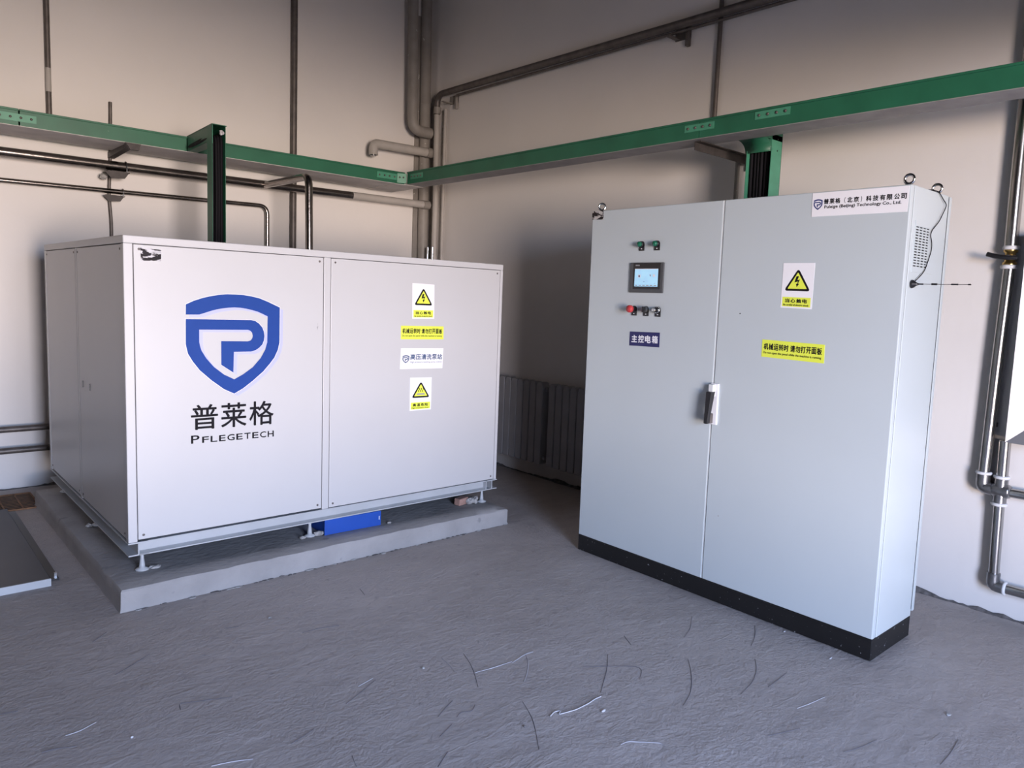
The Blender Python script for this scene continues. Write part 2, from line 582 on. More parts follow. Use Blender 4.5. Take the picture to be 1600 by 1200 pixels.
def ribbon(pts, w, m, z0=0.0006):
    pts = [Vector((p[0], p[1], 0)) for p in pts]
    sm = bend(pts, 0.2, 4) if len(pts) > 2 else [pts[0], pts[0].lerp(pts[1], 0.35), pts[0].lerp(pts[1], 0.7), pts[1]]
    vs, fs = [], []
    n = len(sm)
    for i, p in enumerate(sm):
        t = (sm[min(i + 1, n - 1)] - sm[max(i - 1, 0)]).normalized()
        q = Vector((-t.y, t.x, 0))
        k = w * (0.25 + 0.75 * sin(pi * i / (n - 1)))
        vs += [(p.x + q.x * k, p.y + q.y * k, z0 - 0.002), (p.x, p.y, z0 + 0.0012), (p.x - q.x * k, p.y - q.y * k, z0 - 0.002)]
    for i in range(n - 1):
        for k in (0, 1):
            fs.append((i * 3 + k, i * 3 + k + 1, i * 3 + 4 + k, i * 3 + 3 + k))
    return MB().add(vs, fs, m)


for p in DARK:
    ribbon(p, random.uniform(0.0022, 0.0034), 'scratch_dark').build('scratch', floor)
for p in LIGHT:
    ribbon(p, random.uniform(0.0022, 0.0034), 'scratch_light').build('scratch', floor)

# ------------------------------------------------------------------ concrete plinth
MX, MY = -3.11109, -2.37960
ME = (-0.0001254, -0.0014599, 0.0071539)
MW, MD, MZ0, MZ1, BZ = 2.1146, 1.738, 0.2551, 1.6108, 0.1932
PX, PY, PL, PZ = 0.061, 0.1294, 2.1572, 0.1065
pl = thing('concrete_plinth', 'low grey concrete plinth under the white machine', 'plinth', (MX, MY, 0), (0, 0, ME[2]))
rnd = random.Random(5)
NX, NY = 44, 34
mb = MB()
vs, fs = [], []
x0, x1, y0, y1 = -PX, -PX + PL, -PY, 1.86
for j in range(NY + 1):
    for i in range(NX + 1):
        u, v = i / NX, j / NY
        x, y = x0 + (x1 - x0) * u, y0 + (y1 - y0) * v
        z = PZ - 0.0014 + rnd.uniform(-0.0012, 0.0009)
        e = min(i, NX - i, j, NY - j)
        if e == 0:
            z -= 0.006 + rnd.uniform(0, 0.004)
        vs.append((x, y, z))
for j in range(NY):
    for i in range(NX):
        a = j * (NX + 1) + i
        fs.append((a, a + 1, a + NX + 2, a + NX + 1))
ring = [(i, 0) for i in range(NX + 1)] + [(NX, j) for j in range(1, NY + 1)] + \
       [(i, NY) for i in range(NX - 1, -1, -1)] + [(0, j) for j in range(NY - 1, 0, -1)]
prev = [j * (NX + 1) + i for i, j in ring]
for zz, push in ((PZ - 0.018, 0.005), (PZ * 0.5, 0.006), (0.012, 0.006), (-0.004, 0.012)):
    cur = []
    for (i, j), q in zip(ring, prev):
        px_, py_, _ = vs[j * (NX + 1) + i]
        k = push + rnd.uniform(-0.0015, 0.0025)
        cur.append(len(vs))
        vs.append((px_ + (-k if i == 0 else k if i == NX else 0), py_ + (-k if j == 0 else k if j == NY else 0), zz))
    n = len(ring)
    for a in range(n):
        b = (a + 1) % n
        fs.append((prev[b], prev[a], cur[a], cur[b]))
    prev = cur
mb.add(vs, fs, 'plinth_concrete', True)
slab = mb.build('slab', pl)
slab.data.set_sharp_from_angle(angle=math.radians(38))
# mortar fillet along the plinth foot
mb = MB()
for i in range(90):
    x = x0 + (x1 - x0) * rnd.random()
    s = rnd.uniform(0.003, 0.012) * rnd.uniform(0.5, 1)
    mb.lump((x, y0 - 0.012 - rnd.uniform(0, 0.012), 0.0, -0.002), (s * rnd.uniform(1, 2.6), s * 0.9, s * 0.5), 'mortar_dark' if i % 3 else 'mortar', i, 1)
mb.build('mortar_fillet', pl, kind='stuff')

# ------------------------------------------------------------------ white pump machine
mach = thing('pump_station', 'big white sheet metal pump enclosure with blue shield emblem on the concrete plinth',
             'machine', (MX, MY, 0), ME)
FW = 0.0375
# frame
for (a, b, c, d) in ((0, FW, 0, FW), (2.0945, MW, 0, FW), (0, FW, MD - FW, MD), (MW - FW, MW, MD - FW, MD)):
    MB().box(a, b, c, d, MZ0, MZ1 - 0.034, 'machine_white').build('corner_post', mach, bevel=0.003)
MB().box(0.9215, 0.9585, 0, FW, MZ0, MZ1 - 0.034, 'machine_white').build('mullion', mach, bevel=0.003)
MB().box(0.0025, FW, 0.901, 0.931, MZ0, MZ1 - 0.034, 'machine_white').build('mullion', mach, bevel=0.003)
mb = MB()
mb.box(0, MW, 0, MD, MZ1 - 0.034, MZ1, 'machine_white')
mb.build('top_cover', mach, bevel=0.004)
mb = MB()
mb.box(0.012, MW - 0.012, 0.012, MD - 0.012, MZ0 + 0.004, MZ1 - 0.036, 'dark_gap')
mb.build('inner_lining', mach)


def screw_mb(o, axis, r=0.0055):
    return MB().lathe([(r, 0.0), (r, 0.0012), (r * 0.7, 0.0022), (0.0, 0.0024)], o, axis, 'steel_dull', 10)


FP = []
for (a, b, t0, b0) in ((0.0405, 0.919, 1.5745, 0.263), (0.962, 2.092, 1.5745, 0.258)):
    p = MB().box(a, b, 0.0025, 0.014, b0, t0, 'machine_white').build('front_panel', mach, bevel=0.0025)
    FP.append(p)
    for (sx, sz) in ((a + 0.022, t0 - 0.02), (b - 0.022, t0 - 0.02), (a + 0.022, b0 + 0.02), (b - 0.022, b0 + 0.02)):
        screw_mb((sx, 0.0025, sz), (0, -1, 0)).build('screw', p)
for (a, b) in ((0.0415, 0.894), (0.938, 1.696)):
    p = MB().box(0.0025, 0.014, a, b, 0.263, 1.5735, 'machine_white').build('side_panel', mach, bevel=0.0025)
    for (sv, sz) in ((a + 0.022, 1.553), (b - 0.022, 1.553), (a + 0.022, 0.285), (b - 0.022, 0.285)):
        screw_mb((0.0025, sv, sz), (-1, 0, 0)).build('screw', p)
    if a < 0.5:
        for vv in (0.66, 0.81):
            MB().box(-0.0015, 0.003, vv, vv + 0.006, 0.862, 0.897, 'dark_plastic').build('finger_slot', p, bevel=0.001)
MB().box(MW - 0.014, MW - 0.0025, 0.04, MD - 0.04, 0.263, 1.5735, 'machine_white').build('side_panel', mach)
MB().box(0.04, MW - 0.04, MD - 0.014, MD - 0.0025, 0.263, 1.5735, 'machine_white').build('back_panel', mach)


# base beams: side I-beams seen end on, channel between them
def ibeam(uc, half, v0, v1):
    q = MB()
    q.box(uc - 0.003, uc + 0.003, v0, v1, BZ + 0.004, MZ0 - 0.002, 'machine_beam')
    q.box(uc - half, uc + half, v0, v1, BZ, BZ + 0.006, 'machine_beam')
    q.box(uc - half, uc + half, v0, v1, MZ0 - 0.0065, MZ0, 'machine_beam')
    return q


ibeam(0.040, 0.042, -0.004, MD).build('base_beam', mach, bevel=0.001)
ibeam(2.078, 0.040, -0.004, MD).build('base_beam', mach, bevel=0.001)
q = MB()
q.box(0.040, 2.036, 0.026, 0.033, BZ + 0.001, MZ0 - 0.001, 'machine_beam')
q.add([(0.04, 0.026, BZ + 0.013), (2.036, 0.026, BZ + 0.013), (2.036, -0.004, BZ + 0.0055), (0.04, -0.004, BZ + 0.0055),
       (0.04, -0.004, BZ), (2.036, -0.004, BZ), (2.036, 0.03, BZ), (0.04, 0.03, BZ)],
      [(0, 1, 2, 3), (3, 2, 5, 4), (4, 5, 6, 7)], 'machine_beam')
q.add([(0.04, 0.026, MZ0 - 0.013), (2.036, 0.026, MZ0 - 0.013), (2.036, -0.002, MZ0 - 0.006), (0.04, -0.002, MZ0 - 0.006),
       (0.04, -0.002, MZ0), (2.036, -0.002, MZ0), (2.036, 0.03, MZ0), (0.04, 0.03, MZ0)],
      [(3, 2, 1, 0), (4, 5, 2, 3), (7, 6, 5, 4)], 'machine_beam')
q.box(2.030, 2.036, -0.002, 0.03, BZ + 0.002, MZ0 - 0.002, 'machine_beam')
q.build('base_beam', mach)
MB().box(0.05, 2.07, MD - 0.05, MD - 0.01, BZ, MZ0, 'machine_beam').build('base_beam', mach)


def foot_mb(u, v):
    q = MB()
    zt = BZ + 0.002
    q.lathe([(0.030, PZ + 0.0004), (0.030, PZ + 0.006), (0.013, PZ + 0.012), (0.0115, PZ + 0.03), (0.008, PZ + 0.055), (0.008, zt)],
            (u, v, 0), (0, 0, 1), 'machine_beam', 14)
    return q


FEET = [(0.0666, 0.05), (0.8776, 0.05), (2.0405, 0.05), (0.0666, 0.87), (2.0405, 0.87), (0.0666, 1.69), (0.8776, 1.69), (2.0405, 1.69)]
for (u, v) in FEET:
    foot_mb(u, v).build('levelling_foot', mach)

# foil tag with painted-in reflections, corner of the left panel
sh = Sheet((0.068, 1.561), (0.151, 1.557), (0.150, 1.508), (0.069, 1.506), 0.0022)
mb = MB()
sh.plate(mb, 'foil', 0.001)
mb.build('foil_tag', mach, 'mirror foil tag with painted reflections')

# shield emblem
SHIELD = [(0.251, 1.321), (0.285, 1.338), (0.327, 1.353), (0.362, 1.362), (0.398, 1.369), (0.435, 1.373), (0.472, 1.373), (0.509, 1.372), (0.547, 1.367), (0.586, 1.359), (0.633, 1.341), (0.689, 1.316), (0.688, 1.144), (0.68, 1.108), (0.662, 1.069), (0.638, 1.038), (0.606, 1.002), (0.555, 0.959), (0.508, 0.924), (0.466, 0.901), (0.418, 0.925), (0.36, 0.971), (0.31, 1.018), (0.279, 1.06), (0.258, 1.097), (0.249, 1.141), (0.25, 1.255), (0.394, 1.254), (0.547, 1.253), (0.567, 1.249), (0.586, 1.236), (0.602, 1.217), (0.61, 1.196), (0.613, 1.176), (0.61, 1.155), (0.602, 1.135), (0.588, 1.12), (0.57, 1.108), (0.547, 1.101), (0.465, 1.101), (0.462, 1.002), (0.406, 1.041), (0.406, 1.153), (0.532, 1.151), (0.545, 1.155), (0.553, 1.166), (0.555, 1.178), (0.552, 1.192), (0.544, 1.201), (0.532, 1.206), (0.308, 1.207), (0.308, 1.148), (0.312, 1.128), (0.318, 1.109), (0.339, 1.073), (0.373, 1.032), (0.418, 0.995), (0.466, 0.97), (0.508, 0.992), (0.555, 1.025), (0.594, 1.069), (0.616, 1.109), (0.626, 1.145), (0.628, 1.272), (0.602, 1.284), (0.578, 1.294), (0.551, 1.301), (0.524, 1.307), (0.496, 1.311), (0.468, 1.312), (0.44, 1.31), (0.412, 1.306), (0.387, 1.301), (0.362, 1.294), (0.333, 1.284), (0.31, 1.276), (0.25, 1.275)]


def shield(mb, mm, v, f=lambda u, z: (u, z)):
    mb.poly([(f(u, z)[0], v, f(u, z)[1]) for u, z in SHIELD], mm)


mb = MB()
shield(mb, 'emblem_lilac', 0.0018, lambda u, z: (u + 0.016, z - 0.012))
mb.build('emblem_shadow', FP[0], 'pale lilac drop shadow printed behind the emblem')
mb = MB()
shield(mb, 'label_white', 0.0014, lambda u, z: (0.468 + (u - 0.468) * 1.012, 1.137 + (z - 1.137) * 1.010))
shield(mb, 'emblem_blue', 0.0009)
mb.build('shield_emblem', FP[0], 'blue shield emblem holding a letter P')
mb = MB()
sh = Sheet((0.27, 0.857), (0.66, 0.855), (0.66, 0.738), (0.27, 0.742), 0.002)
for k, ch in enumerate('普莱格'):
    s0 = (0.0, 0.345, 0.69)[k]
    sh.text(mb, ch, 'print_black', s0, s0 + 0.305, 0.0, 1.0, 0.001, 0.012)
mb.build('lettering', FP[0], 'thin black Chinese lettering')
mb = MB()
sh = Sheet((0.269, 0.715), (0.660, 0.713), (0.660, 0.674), (0.269, 0.678), 0.002)
sh.text(mb, 'P', 'print_black', 0.0, 0.092, 0.0, 1.0, 0.001, 0.02)
xx = 0.125
for ch in 'FLEGETECH':
    w = 0.075 if ch != 'G' else 0.085
    sh.text(mb, ch, 'print_black', xx, xx + w, 0.25, 1.0, 0.001, 0.025)
    xx += w + 0.0235
mb.build('lettering', FP[0], 'small capital Latin lettering')
# small scuff on the left panel
mb = MB()
mb.add([(0.889, 0.0018, 1.240), (0.8905, 0.0018, 1.240), (0.8865, 0.0018, 1.213), (0.884, 0.0018, 1.221), (0.893, 0.0018, 1.226), (0.888, 0.0018, 1.205)],
       [(0, 1, 2), (3, 4, 5)], 'print_grey')
mb.build('scuff', FP[0])


def rounded_tri(cx, cy, w, h, r, n=5):
    c = [Vector((cx, cy - h * 0.5)), Vector((cx + w / 2, cy + h * 0.5)), Vector((cx - w / 2, cy + h * 0.5))]
    out = []
    for i in range(3):
        a, b, d = c[i - 1], c[i], c[(i + 1) % 3]
        p1 = b + (a - b).normalized() * r
        p2 = b + (d - b).normalized() * r
        for j in range(n + 1):
            t = j / n
            out.append(tuple((1 - t) ** 2 * p1 + 2 * t * (1 - t) * b + t * t * p2))
    return out


def warning_sticker(parent, sh, label, cjk, latin, heat=False):
    mb = MB()
    sh.plate(mb, 'label_white', 0.001)
    st = mb.build('warning_sticker', parent, label)
    mb = MB()
    sh.plate(mb, 'label_yellow', 0.0013, 0.05, 0.95, 0.755, 0.965, 0.0009)
    mb.build('caption_band', st, 'yellow caption band')
    asp = 1.0
    mb = MB()
    sh.poly(mb, rounded_tri(0.5, 0.365, 0.84, 0.50, 0.10), 'print_black', 0.0014)
    mb.build('triangle_border', st, 'black triangle border')
    mb = MB()
    sh.poly(mb, rounded_tri(0.5, 0.385, 0.62, 0.365, 0.03), 'label_yellow', 0.0019)
    mb.build('triangle_field', st, 'yellow triangle')
    mb = MB()
    if not heat:
        sh.poly(mb, [(0.455, 0.29), (0.535, 0.29), (0.495, 0.375), (0.575, 0.36), (0.515, 0.455), (0.555, 0.455), (0.485, 0.53),
                     (0.455, 0.455), (0.487, 0.46), (0.515, 0.405), (0.405, 0.428)], 'print_black', 0.0024)
    else:
        for k in (-0.09, 0.0, 0.09):
            c = 0.5 + k
            pts = []
            for j in range(9):
                t = j / 8
                pts.append((c + 0.035 * sin(2 * pi * t) - 0.016, 0.32 + 0.12 * t))
            for j in range(8, -1, -1):
                t = j / 8
                pts.append((c + 0.035 * sin(2 * pi * t) + 0.016, 0.32 + 0.12 * t))
            sh.poly(mb, pts, 'print_black', 0.0024)
        sh.poly(mb, [(0.30, 0.53), (0.70, 0.53), (0.655, 0.48), (0.345, 0.48)], 'print_grey', 0.0024)
    mb.build('warning_symbol', st, 'black heat symbol' if heat else 'black lightning bolt')
    mb = MB()
    n = len(cjk)
    for k, ch in enumerate(cjk):
        a = 0.13 + k * 0.74 / n + 0.012
        sh.text(mb, ch, 'print_black', a, a + 0.145, 0.79, 0.875, 0.0022, 0.035)
    sh.text(mb, latin, 'print_black', 0.10, 0.90, 0.905, 0.945, 0.0022, 0.02)
    mb.build('lettering', st)
    return st


def notice_strip(parent, sh, label):
    mb = MB()
    sh.plate(mb, 'label_yellow', 0.001)
    st = mb.build('notice_strip', parent, label)
    mb = MB()
    t = '机械运转时 请勿打开面板'
    xs = [0.035 + 0.0835 * k for k in range(5)] + [0.472 + 0.0835 * k for k in range(6)]
    for ch, x in zip(t.replace(' ', ''), xs):
        sh.text(mb, ch, 'print_black', x, x + 0.072, 0.20, 0.56, 0.0016, 0.030)
    sh.text(mb, 'Do not open the panel while the machine is running', 'print_black', 0.03, 0.955, 0.67, 0.83, 0.0016, 0.02)
    mb.build('lettering', st)
    return st


S_MINI = lambda u, z: ((u - 0.249) / 0.44, (1.373 - z) / 0.472)


def mini_shield(sh, mb, mm, s0, s1, t0, t1, lift):
    sh.poly(mb, [(s0 + (s1 - s0) * S_MINI(u, z)[0], t0 + (t1 - t0) * S_MINI(u, z)[1]) for u, z in SHIELD], mm, lift)


V = 0.0025
warning_sticker(mach, Sheet((1.455, 1.47), (1.604, 1.467), (1.608, 1.271), (1.459, 1.270), V),
                'white sticker with yellow electric shock triangle', '当心触电', 'Be careful of electric shock')
notice_strip(mach, Sheet((1.386, 1.230), (1.676, 1.227), (1.677, 1.151), (1.387, 1.154), V), 'yellow notice strip with black lettering')
sh = Sheet((1.389, 1.104), (1.678, 1.099), (1.675, 0.981), (1.384, 0.986), V)
mb = MB()
sh.plate(mb, 'label_white', 0.001)
st = mb.build('name_sticker', mach, 'white name sticker with slate blue lettering')
mb = MB()
mini_shield(sh, mb, 'print_slate', 0.045, 0.20, 0.34, 0.72, 0.0016)
mb.build('shield_emblem', st)
mb = MB()
for k, ch in enumerate('高压清洗泵站'):
    sh.text(mb, ch, 'print_slate', 0.225 + 0.1275 * k, 0.225 + 0.1275 * k + 0.112, 0.29, 0.55, 0.0016, 0.030)
sh.text(mb, 'High-pressure washing pump station', 'print_slate', 0.225, 0.975, 0.63, 0.73, 0.0016, 0.0)
mb.build('lettering', st)
warning_sticker(mach, Sheet((1.453, 0.935), (1.601, 0.931), (1.601, 0.742), (1.454, 0.743), V),
                'white sticker with yellow hot surface triangle', '高温危险', 'High temperature danger', True)


def mpt(u, v, z):
    return mach_M @ Vector((u, v, z))


mach_M = Matrix.Translation((MX, MY, 0)) @ Euler((0, 0, ME[2])).to_matrix().to_4x4()

# blue box pushed under the machine
bx = thing('blue_box', 'blue painted steel box standing under the middle of the white machine', 'box', mpt(1.113, 0.0, PZ + 0.0006), (0, 0, ME[2] - 0.03))
MB().box(-0.166, 0.166, 0.012, 0.34, 0.0, 0.082, 'blue_paint').build('body', bx, bevel=0.002)
MB().box(-0.170, 0.166, 0.006, 0.012, 0.0, 0.083, 'blue_paint').build('front_plate', bx, bevel=0.001)
MB().box(0.152, 0.156, 0.003, 0.0065, 0.035, 0.055, 'label_white').build('tag', bx, 'small white tag')

# rubble and mortar on the plinth top
def rubble(name, label, cat, u, v, size, mm, seed, group=None):
    p = mpt(u, v, PZ)
    MB().lump((p.x, p.y, p.z + size[2] * 0.8, p.z + 0.0005), size, mm, seed, 2).build(name, None, label, 0, cat, group, None, (p.x, p.y, p.z))


p = mpt(1.895, 0.075, PZ)
m = MB()
mm_ = Matrix.Translation(p) @ Matrix.Rotation(0.15, 4, 'Z')
m.box(-0.035, 0.045, -0.022, 0.03, 0.001, 0.044, 'brick', lambda x, y, z: tuple(mm_ @ Vector((x + 0.1 * z, y + 0.05 * x, z * (1 + 0.9 * x)))))
m.build('brick_fragment', None, 'pinkish broken brick piece on the plinth near the right foot', 0.006, 'rubble', None, None, tuple(p))
rubble('mortar_lump', 'grey mortar lump beside the broken brick piece', 'rubble', 1.945, 0.055, (0.030, 0.022, 0.022), 'mortar', 1)
rubble('mortar_lump', 'pale mortar lump leaning against the right front foot', 'rubble', 1.981, 0.045, (0.024, 0.022, 0.026), 'mortar', 2)
rubble('mortar_lump', 'crumbled mortar lump beside the middle front foot', 'rubble', 0.922, 0.035, (0.024, 0.016, 0.014), 'mortar', 3)
rubble('mortar_lump', 'thin mortar crumb left of the middle front foot', 'rubble', 0.83, 0.03, (0.018, 0.012, 0.008), 'mortar', 4)
rubble('mortar_lump', 'flat mortar crumb right of the left front foot', 'rubble', 0.115, 0.035, (0.030, 0.014, 0.008), 'mortar', 5)
rubble('mortar_lump', 'small pale mortar crumb lying right of the blue box', 'rubble', 1.335, 0.0, (0.012, 0.008, 0.006), 'mortar', 6)
rubble('mortar_lump', 'mortar crumb by the left side foot of the white machine', 'rubble', 0.02, 0.86, (0.016, 0.02, 0.010), 'mortar', 8)

# ------------------------------------------------------------------ grey control cabinet
CX, CY = -0.98143, -3.09969
CE = (0.0025546, -0.0028883, -1.5744262)
CW, CD, CZB, CZT = 1.673, 0.384, 0.0895, 1.9
cab = thing('control_cabinet', 'tall two door light grey electrical control cabinet on a black base', 'cabinet', (CX, CY, 0), CE)
MB().box(0.0, CW, 0.0, CD, 0, CZB, 'black_paint').build('base_plinth', cab, 'black base with pale specks', bevel=0.003)
m = MB()
m.box(0.0, CW, 0.034, CD, CZB, CZT, 'cabinet_grey')
m.build('body', cab, bevel=0.004)
MB().box(0.003, CW - 0.003, 0.028, 0.036, CZB + 0.003, CZT - 0.003, 'dark_gap').build('door_gasket', cab)
m = MB()
m.box(0.001, 0.8385, 0.0, 0.03, CZB + 0.001, CZT - 0.001, 'cabinet_grey')
door_l = m.build('door', cab, bevel=0.004)
m = MB()
m.box(0.8445, CW - 0.0005, 0.0, 0.03, CZB + 0.001, CZT - 0.001, 'cabinet_grey')
door_r = m.build('door', cab, bevel=0.004)
MB().box(0.8392, 0.8418, 0.002, 0.03, CZB + 0.002, CZT - 0.002, 'cabinet_edge').build('door_edge_strip', cab, 'pale strip in the gap between the doors')
# back cover standing proud of the rear edge
m = MB()
m.box(0.012, CW - 0.002, CD, CD + 0.008, CZB + 0.03, CZT - 0.004, 'dark_gap')
m.build('rear_gasket', cab)
MB().box(0.01, CW + 0.002, CD + 0.008, CD + 0.03, CZB + 0.02, CZT - 0.003, 'cabinet_grey').build('rear_cover', cab, bevel=0.002)

# ventilation grille on the right hand side
vg = MB()
u_ = CW
vg.box(u_, u_ + 0.003, 0.060, 0.268, 1.748, 1.770, 'cabinet_grey')
vg.box(u_, u_ + 0.003, 0.060, 0.268, 1.572, 1.588, 'cabinet_grey')
vg.box(u_, u_ + 0.003, 0.060, 0.068, 1.588, 1.748, 'cabinet_grey')
vg.box(u_, u_ + 0.003, 0.200, 0.268, 1.588, 1.748, 'cabinet_grey')
grille = vg.build('vent_grille', cab)
MB().box(u_ + 0.0002, u_ + 0.0006, 0.066, 0.202, 1.586, 1.750, 'dark_gap').build('vent_recess', grille)
for k in range(16):
    z = 1.588 + k * 0.0107
    q = MB()
    q.hexa([(u_ + 0.0005, 0.068, z + 0.0035), (u_ + 0.0035, 0.068, z - 0.0005), (u_ + 0.0035, 0.2, z - 0.0005), (u_ + 0.0005, 0.2, z + 0.0035)],
           [(u_ + 0.0008, 0.068, z + 0.0062), (u_ + 0.0042, 0.068, z + 0.0052), (u_ + 0.0042, 0.2, z + 0.0052), (u_ + 0.0008, 0.2, z + 0.0062)], 'cabinet_grey')
    q.build('louvre', grille)
for v in (0.098, 0.133, 0.168):
    MB().box(u_ + 0.0005, u_ + 0.0038, v, v + 0.005, 1.587, 1.749, 'cabinet_grey').build('divider', grille)


def eye_bolt(u, v, tilt):
    q = MB()
    pts = []
    R = 0.0172
    for k in range(25):
        a = 2 * pi * k / 24
        dx, dz = R * cos(a), R * sin(a)
        pts.append((u + dx * cos(tilt), v + dx * sin(tilt), CZT + 0.024 + dz))
    q.tube(pts, 0.0055, 'chrome', 10, False)
    q.lathe([(0.014, -0.001), (0.014, 0.004), (0.007, 0.006), (0.006, 0.010)], (u, v, CZT), (0, 0, 1), 'chrome', 14)
    return q


for (u, v, t) in ((1.648, 0.035, 0.1), (1.648, 0.318, 0.15), (0.037, 0.035, 0.75)):
    eye_bolt(u, v, t).build('eye_bolt', cab)


def legend(uc, z0, z1, w=0.034):
    q = MB()
    r = w / 2
    pts = [(uc - r, z0), (uc + r, z0)]
    zc = z1 - r
    for k in range(9):
        a = pi * k / 8
        pts.append((uc + r * cos(a), zc + r * sin(a)))
    n = len(pts)
    vs = [(u, -0.001, z) for u, z in pts] + [(u, -0.004, z) for u, z in pts]
    q.add(vs, [tuple(range(n)), tuple(range(2 * n - 1, n - 1, -1))] + [(i, i + n, (i + 1) % n + n, (i + 1) % n) for i in range(n)], 'black_plastic')
    q.box(uc - 0.004, uc + 0.004, -0.0046, -0.0039, z0 + 0.008, z0 + 0.0115, 'label_white')
    return q, zc


for uc, lab in ((0.362, 'left green indicator lamp'), (0.462, 'right green indicator lamp')):
    q, zc = legend(uc, 1.678, 1.727)
    lp = q.build('indicator_lamp', cab, lab)
    MB().lathe([(0.0155, 0.0), (0.0155, 0.012), (0.0145, 0.014)], (uc, -0.003, zc), (0, -1, 0), 'black_plastic').build('lamp_collar', lp)
    MB().lathe([(0.0135, 0.012), (0.0135, 0.024), (0.010, 0.029), (0.0, 0.031)], (uc, -0.003, zc), (0, -1, 0), 'green_lens').build('lens', lp, 'green lens')
q, zc = legend(0.333, 1.3465, 1.397)
eb = q.build('emergency_button', cab, 'red mushroom head push button')
MB().lathe([(0.013, 0.0), (0.013, 0.026), (0.010, 0.028)], (0.333, -0.003, zc), (0, -1, 0), 'black_plastic').build('stem', eb)
MB().lathe([(0.016, 0.024), (0.0195, 0.028), (0.0195, 0.040), (0.017, 0.046), (0.0, 0.049)], (0.333, -0.003, zc), (0, -1, 0), 'red_plastic').build('mushroom_head', eb, 'red head')
q, zc = legend(0.412, 1.3465, 1.397)
sw = q.build('rotary_switch', cab, 'black rotary selector with a handle bar')
MB().lathe([(0.0155, 0.0), (0.0155, 0.013), (0.013, 0.015)], (0.412, -0.003, zc), (0, -1, 0), 'dark_plastic').build('collar', sw)
MB().box(0.4075, 0.4165, -0.034, -0.016, zc - 0.014, zc + 0.014, 'black_plastic').build('handle_bar', sw, bevel=0.002)
q, zc = legend(0.489, 1.3465, 1.397)
sw = q.build('key_switch', cab, 'black key switch with a silver ring')
MB().lathe([(0.0168, 0.0), (0.0168, 0.012), (0.0135, 0.014)], (0.489, -0.003, zc), (0, -1, 0), 'chrome').build('ring', sw, 'silver ring')
MB().lathe([(0.013, 0.01), (0.013, 0.019), (0.011, 0.021)], (0.489, -0.003, zc), (0, -1, 0), 'black_plastic').build('barrel', sw)
MB().box(0.4875, 0.4905, -0.052, -0.02, zc - 0.007, zc + 0.007, 'chrome').build('key', sw, bevel=0.001)

# touch screen panel
hm = MB().box(0.297, 0.515, -0.010, 0.001, 1.4645, 1.6175, 'dark_plastic').build('touch_panel', cab, 'dark grey framed operator touch panel', bevel=0.003)
MB().box(0.322, 0.498, -0.0115, -0.009, 1.483, 1.614, 'black_glass').build('glass_front', hm, bevel=0.001)
MB().box(0.3330, 0.4845, -0.0125, -0.011, 1.4965, 1.586, 'screen').build('display', hm, 'lit pale blue display')
sh = Sheet((0.3330, 1.586), (0.4845, 1.586), (0.4845, 1.4965), (0.3330, 1.4965), -0.0125)
q = MB()
sh.poly(q, [(0.15, 0.33), (0.26, 0.33), (0.26, 0.50), (0.15, 0.50)], 'label_white', 0.0004)
sh.poly(q, [(0.175, 0.37), (0.235, 0.37), (0.235, 0.47), (0.175, 0.47)], 'print_slate', 0.0008)
sh.poly(q, [(0.78, 0.33), (0.86, 0.30), (0.90, 0.44), (0.80, 0.46)], 'label_white', 0.0004)
sh.poly(q, [(0.64, 0.31), (0.69, 0.33), (0.72, 0.43), (0.67, 0.42)], 'print_grey', 0.0004)
sh.poly(q, [(0.39, 0.72), (0.45, 0.72), (0.45, 0.745), (0.39, 0.745)], 'print_slate', 0.0004)
sh.poly(q, [(0.85, 0.80), (0.91, 0.80), (0.91, 0.82), (0.85, 0.82)], 'print_grey', 0.0004)
sh.poly(q, [(0.0, 0.0), (1.0, 0.0), (1.0, 0.03), (0.0, 0.03)], 'label_white', 0.0004)
for k in range(6):
    a = 0.03 + 0.163 * k
    sh.poly(q, [(a, 0.91), (a + 0.11, 0.91), (a + 0.11, 0.965), (a, 0.965)], 'print_grey', 0.0004)
q.build('display_graphics', hm)
sh = Sheet((0.336, 1.6065), (0.363, 1.6065), (0.363, 1.600), (0.336, 1.600), -0.0116)
q = MB()
sh.text(q, 'SIEMENS', 'print_grey', 0, 1, 0, 1, 0.0004, 0.06)
q.build('lettering', hm)

# plates and stickers on the doors
sh = Sheet((0.31, 1.262), (0.507, 1.267), (0.508, 1.193), (0.31, 1.189), 0.0)
q = MB()
sh.plate(q, 'label_blue', 0.0015)
st = q.build('name_plate', cab, 'navy blue name plate with white lettering')
q = MB()
for k, ch in enumerate('主控电箱'):
    sh.text(q, ch, 'print_white', 0.075 + 0.228 * k, 0.075 + 0.228 * k + 0.185, 0.24, 0.74, 0.002, 0.035)
q.build('lettering', st)
sh = Sheet((1.2745, 1.895), (1.666, 1.8935), (1.664, 1.796), (1.276, 1.798), 0.0)
q = MB()
sh.plate(q, 'label_white', 0.0015)
st = q.build('company_plate', cab, 'white company plate with navy shield and black lettering')
q = MB()
mini_shield(sh, q, 'print_navy', 0.018, 0.118, 0.27, 0.72, 0.002)
q.build('shield_emblem', st)
q = MB()
cs = '普莱格（北京）科技有限公司'
xs = [0.133, 0.196, 0.259, 0.325, 0.388, 0.455, 0.518, 0.583, 0.653, 0.722, 0.792, 0.862, 0.928]
for ch, x in zip(cs, xs):
    if ch in '（）':
        # ink of the bracket is narrow
        o_ = 0.030 if ch == '（' else 0.010
        sh.text(q, ch, 'print_black', x + o_, x + o_ + 0.012, 0.27, 0.50, 0.002, 0.012)
    else:
        sh.text(q, ch, 'print_black', x, x + 0.052, 0.28, 0.49, 0.002, 0.040)
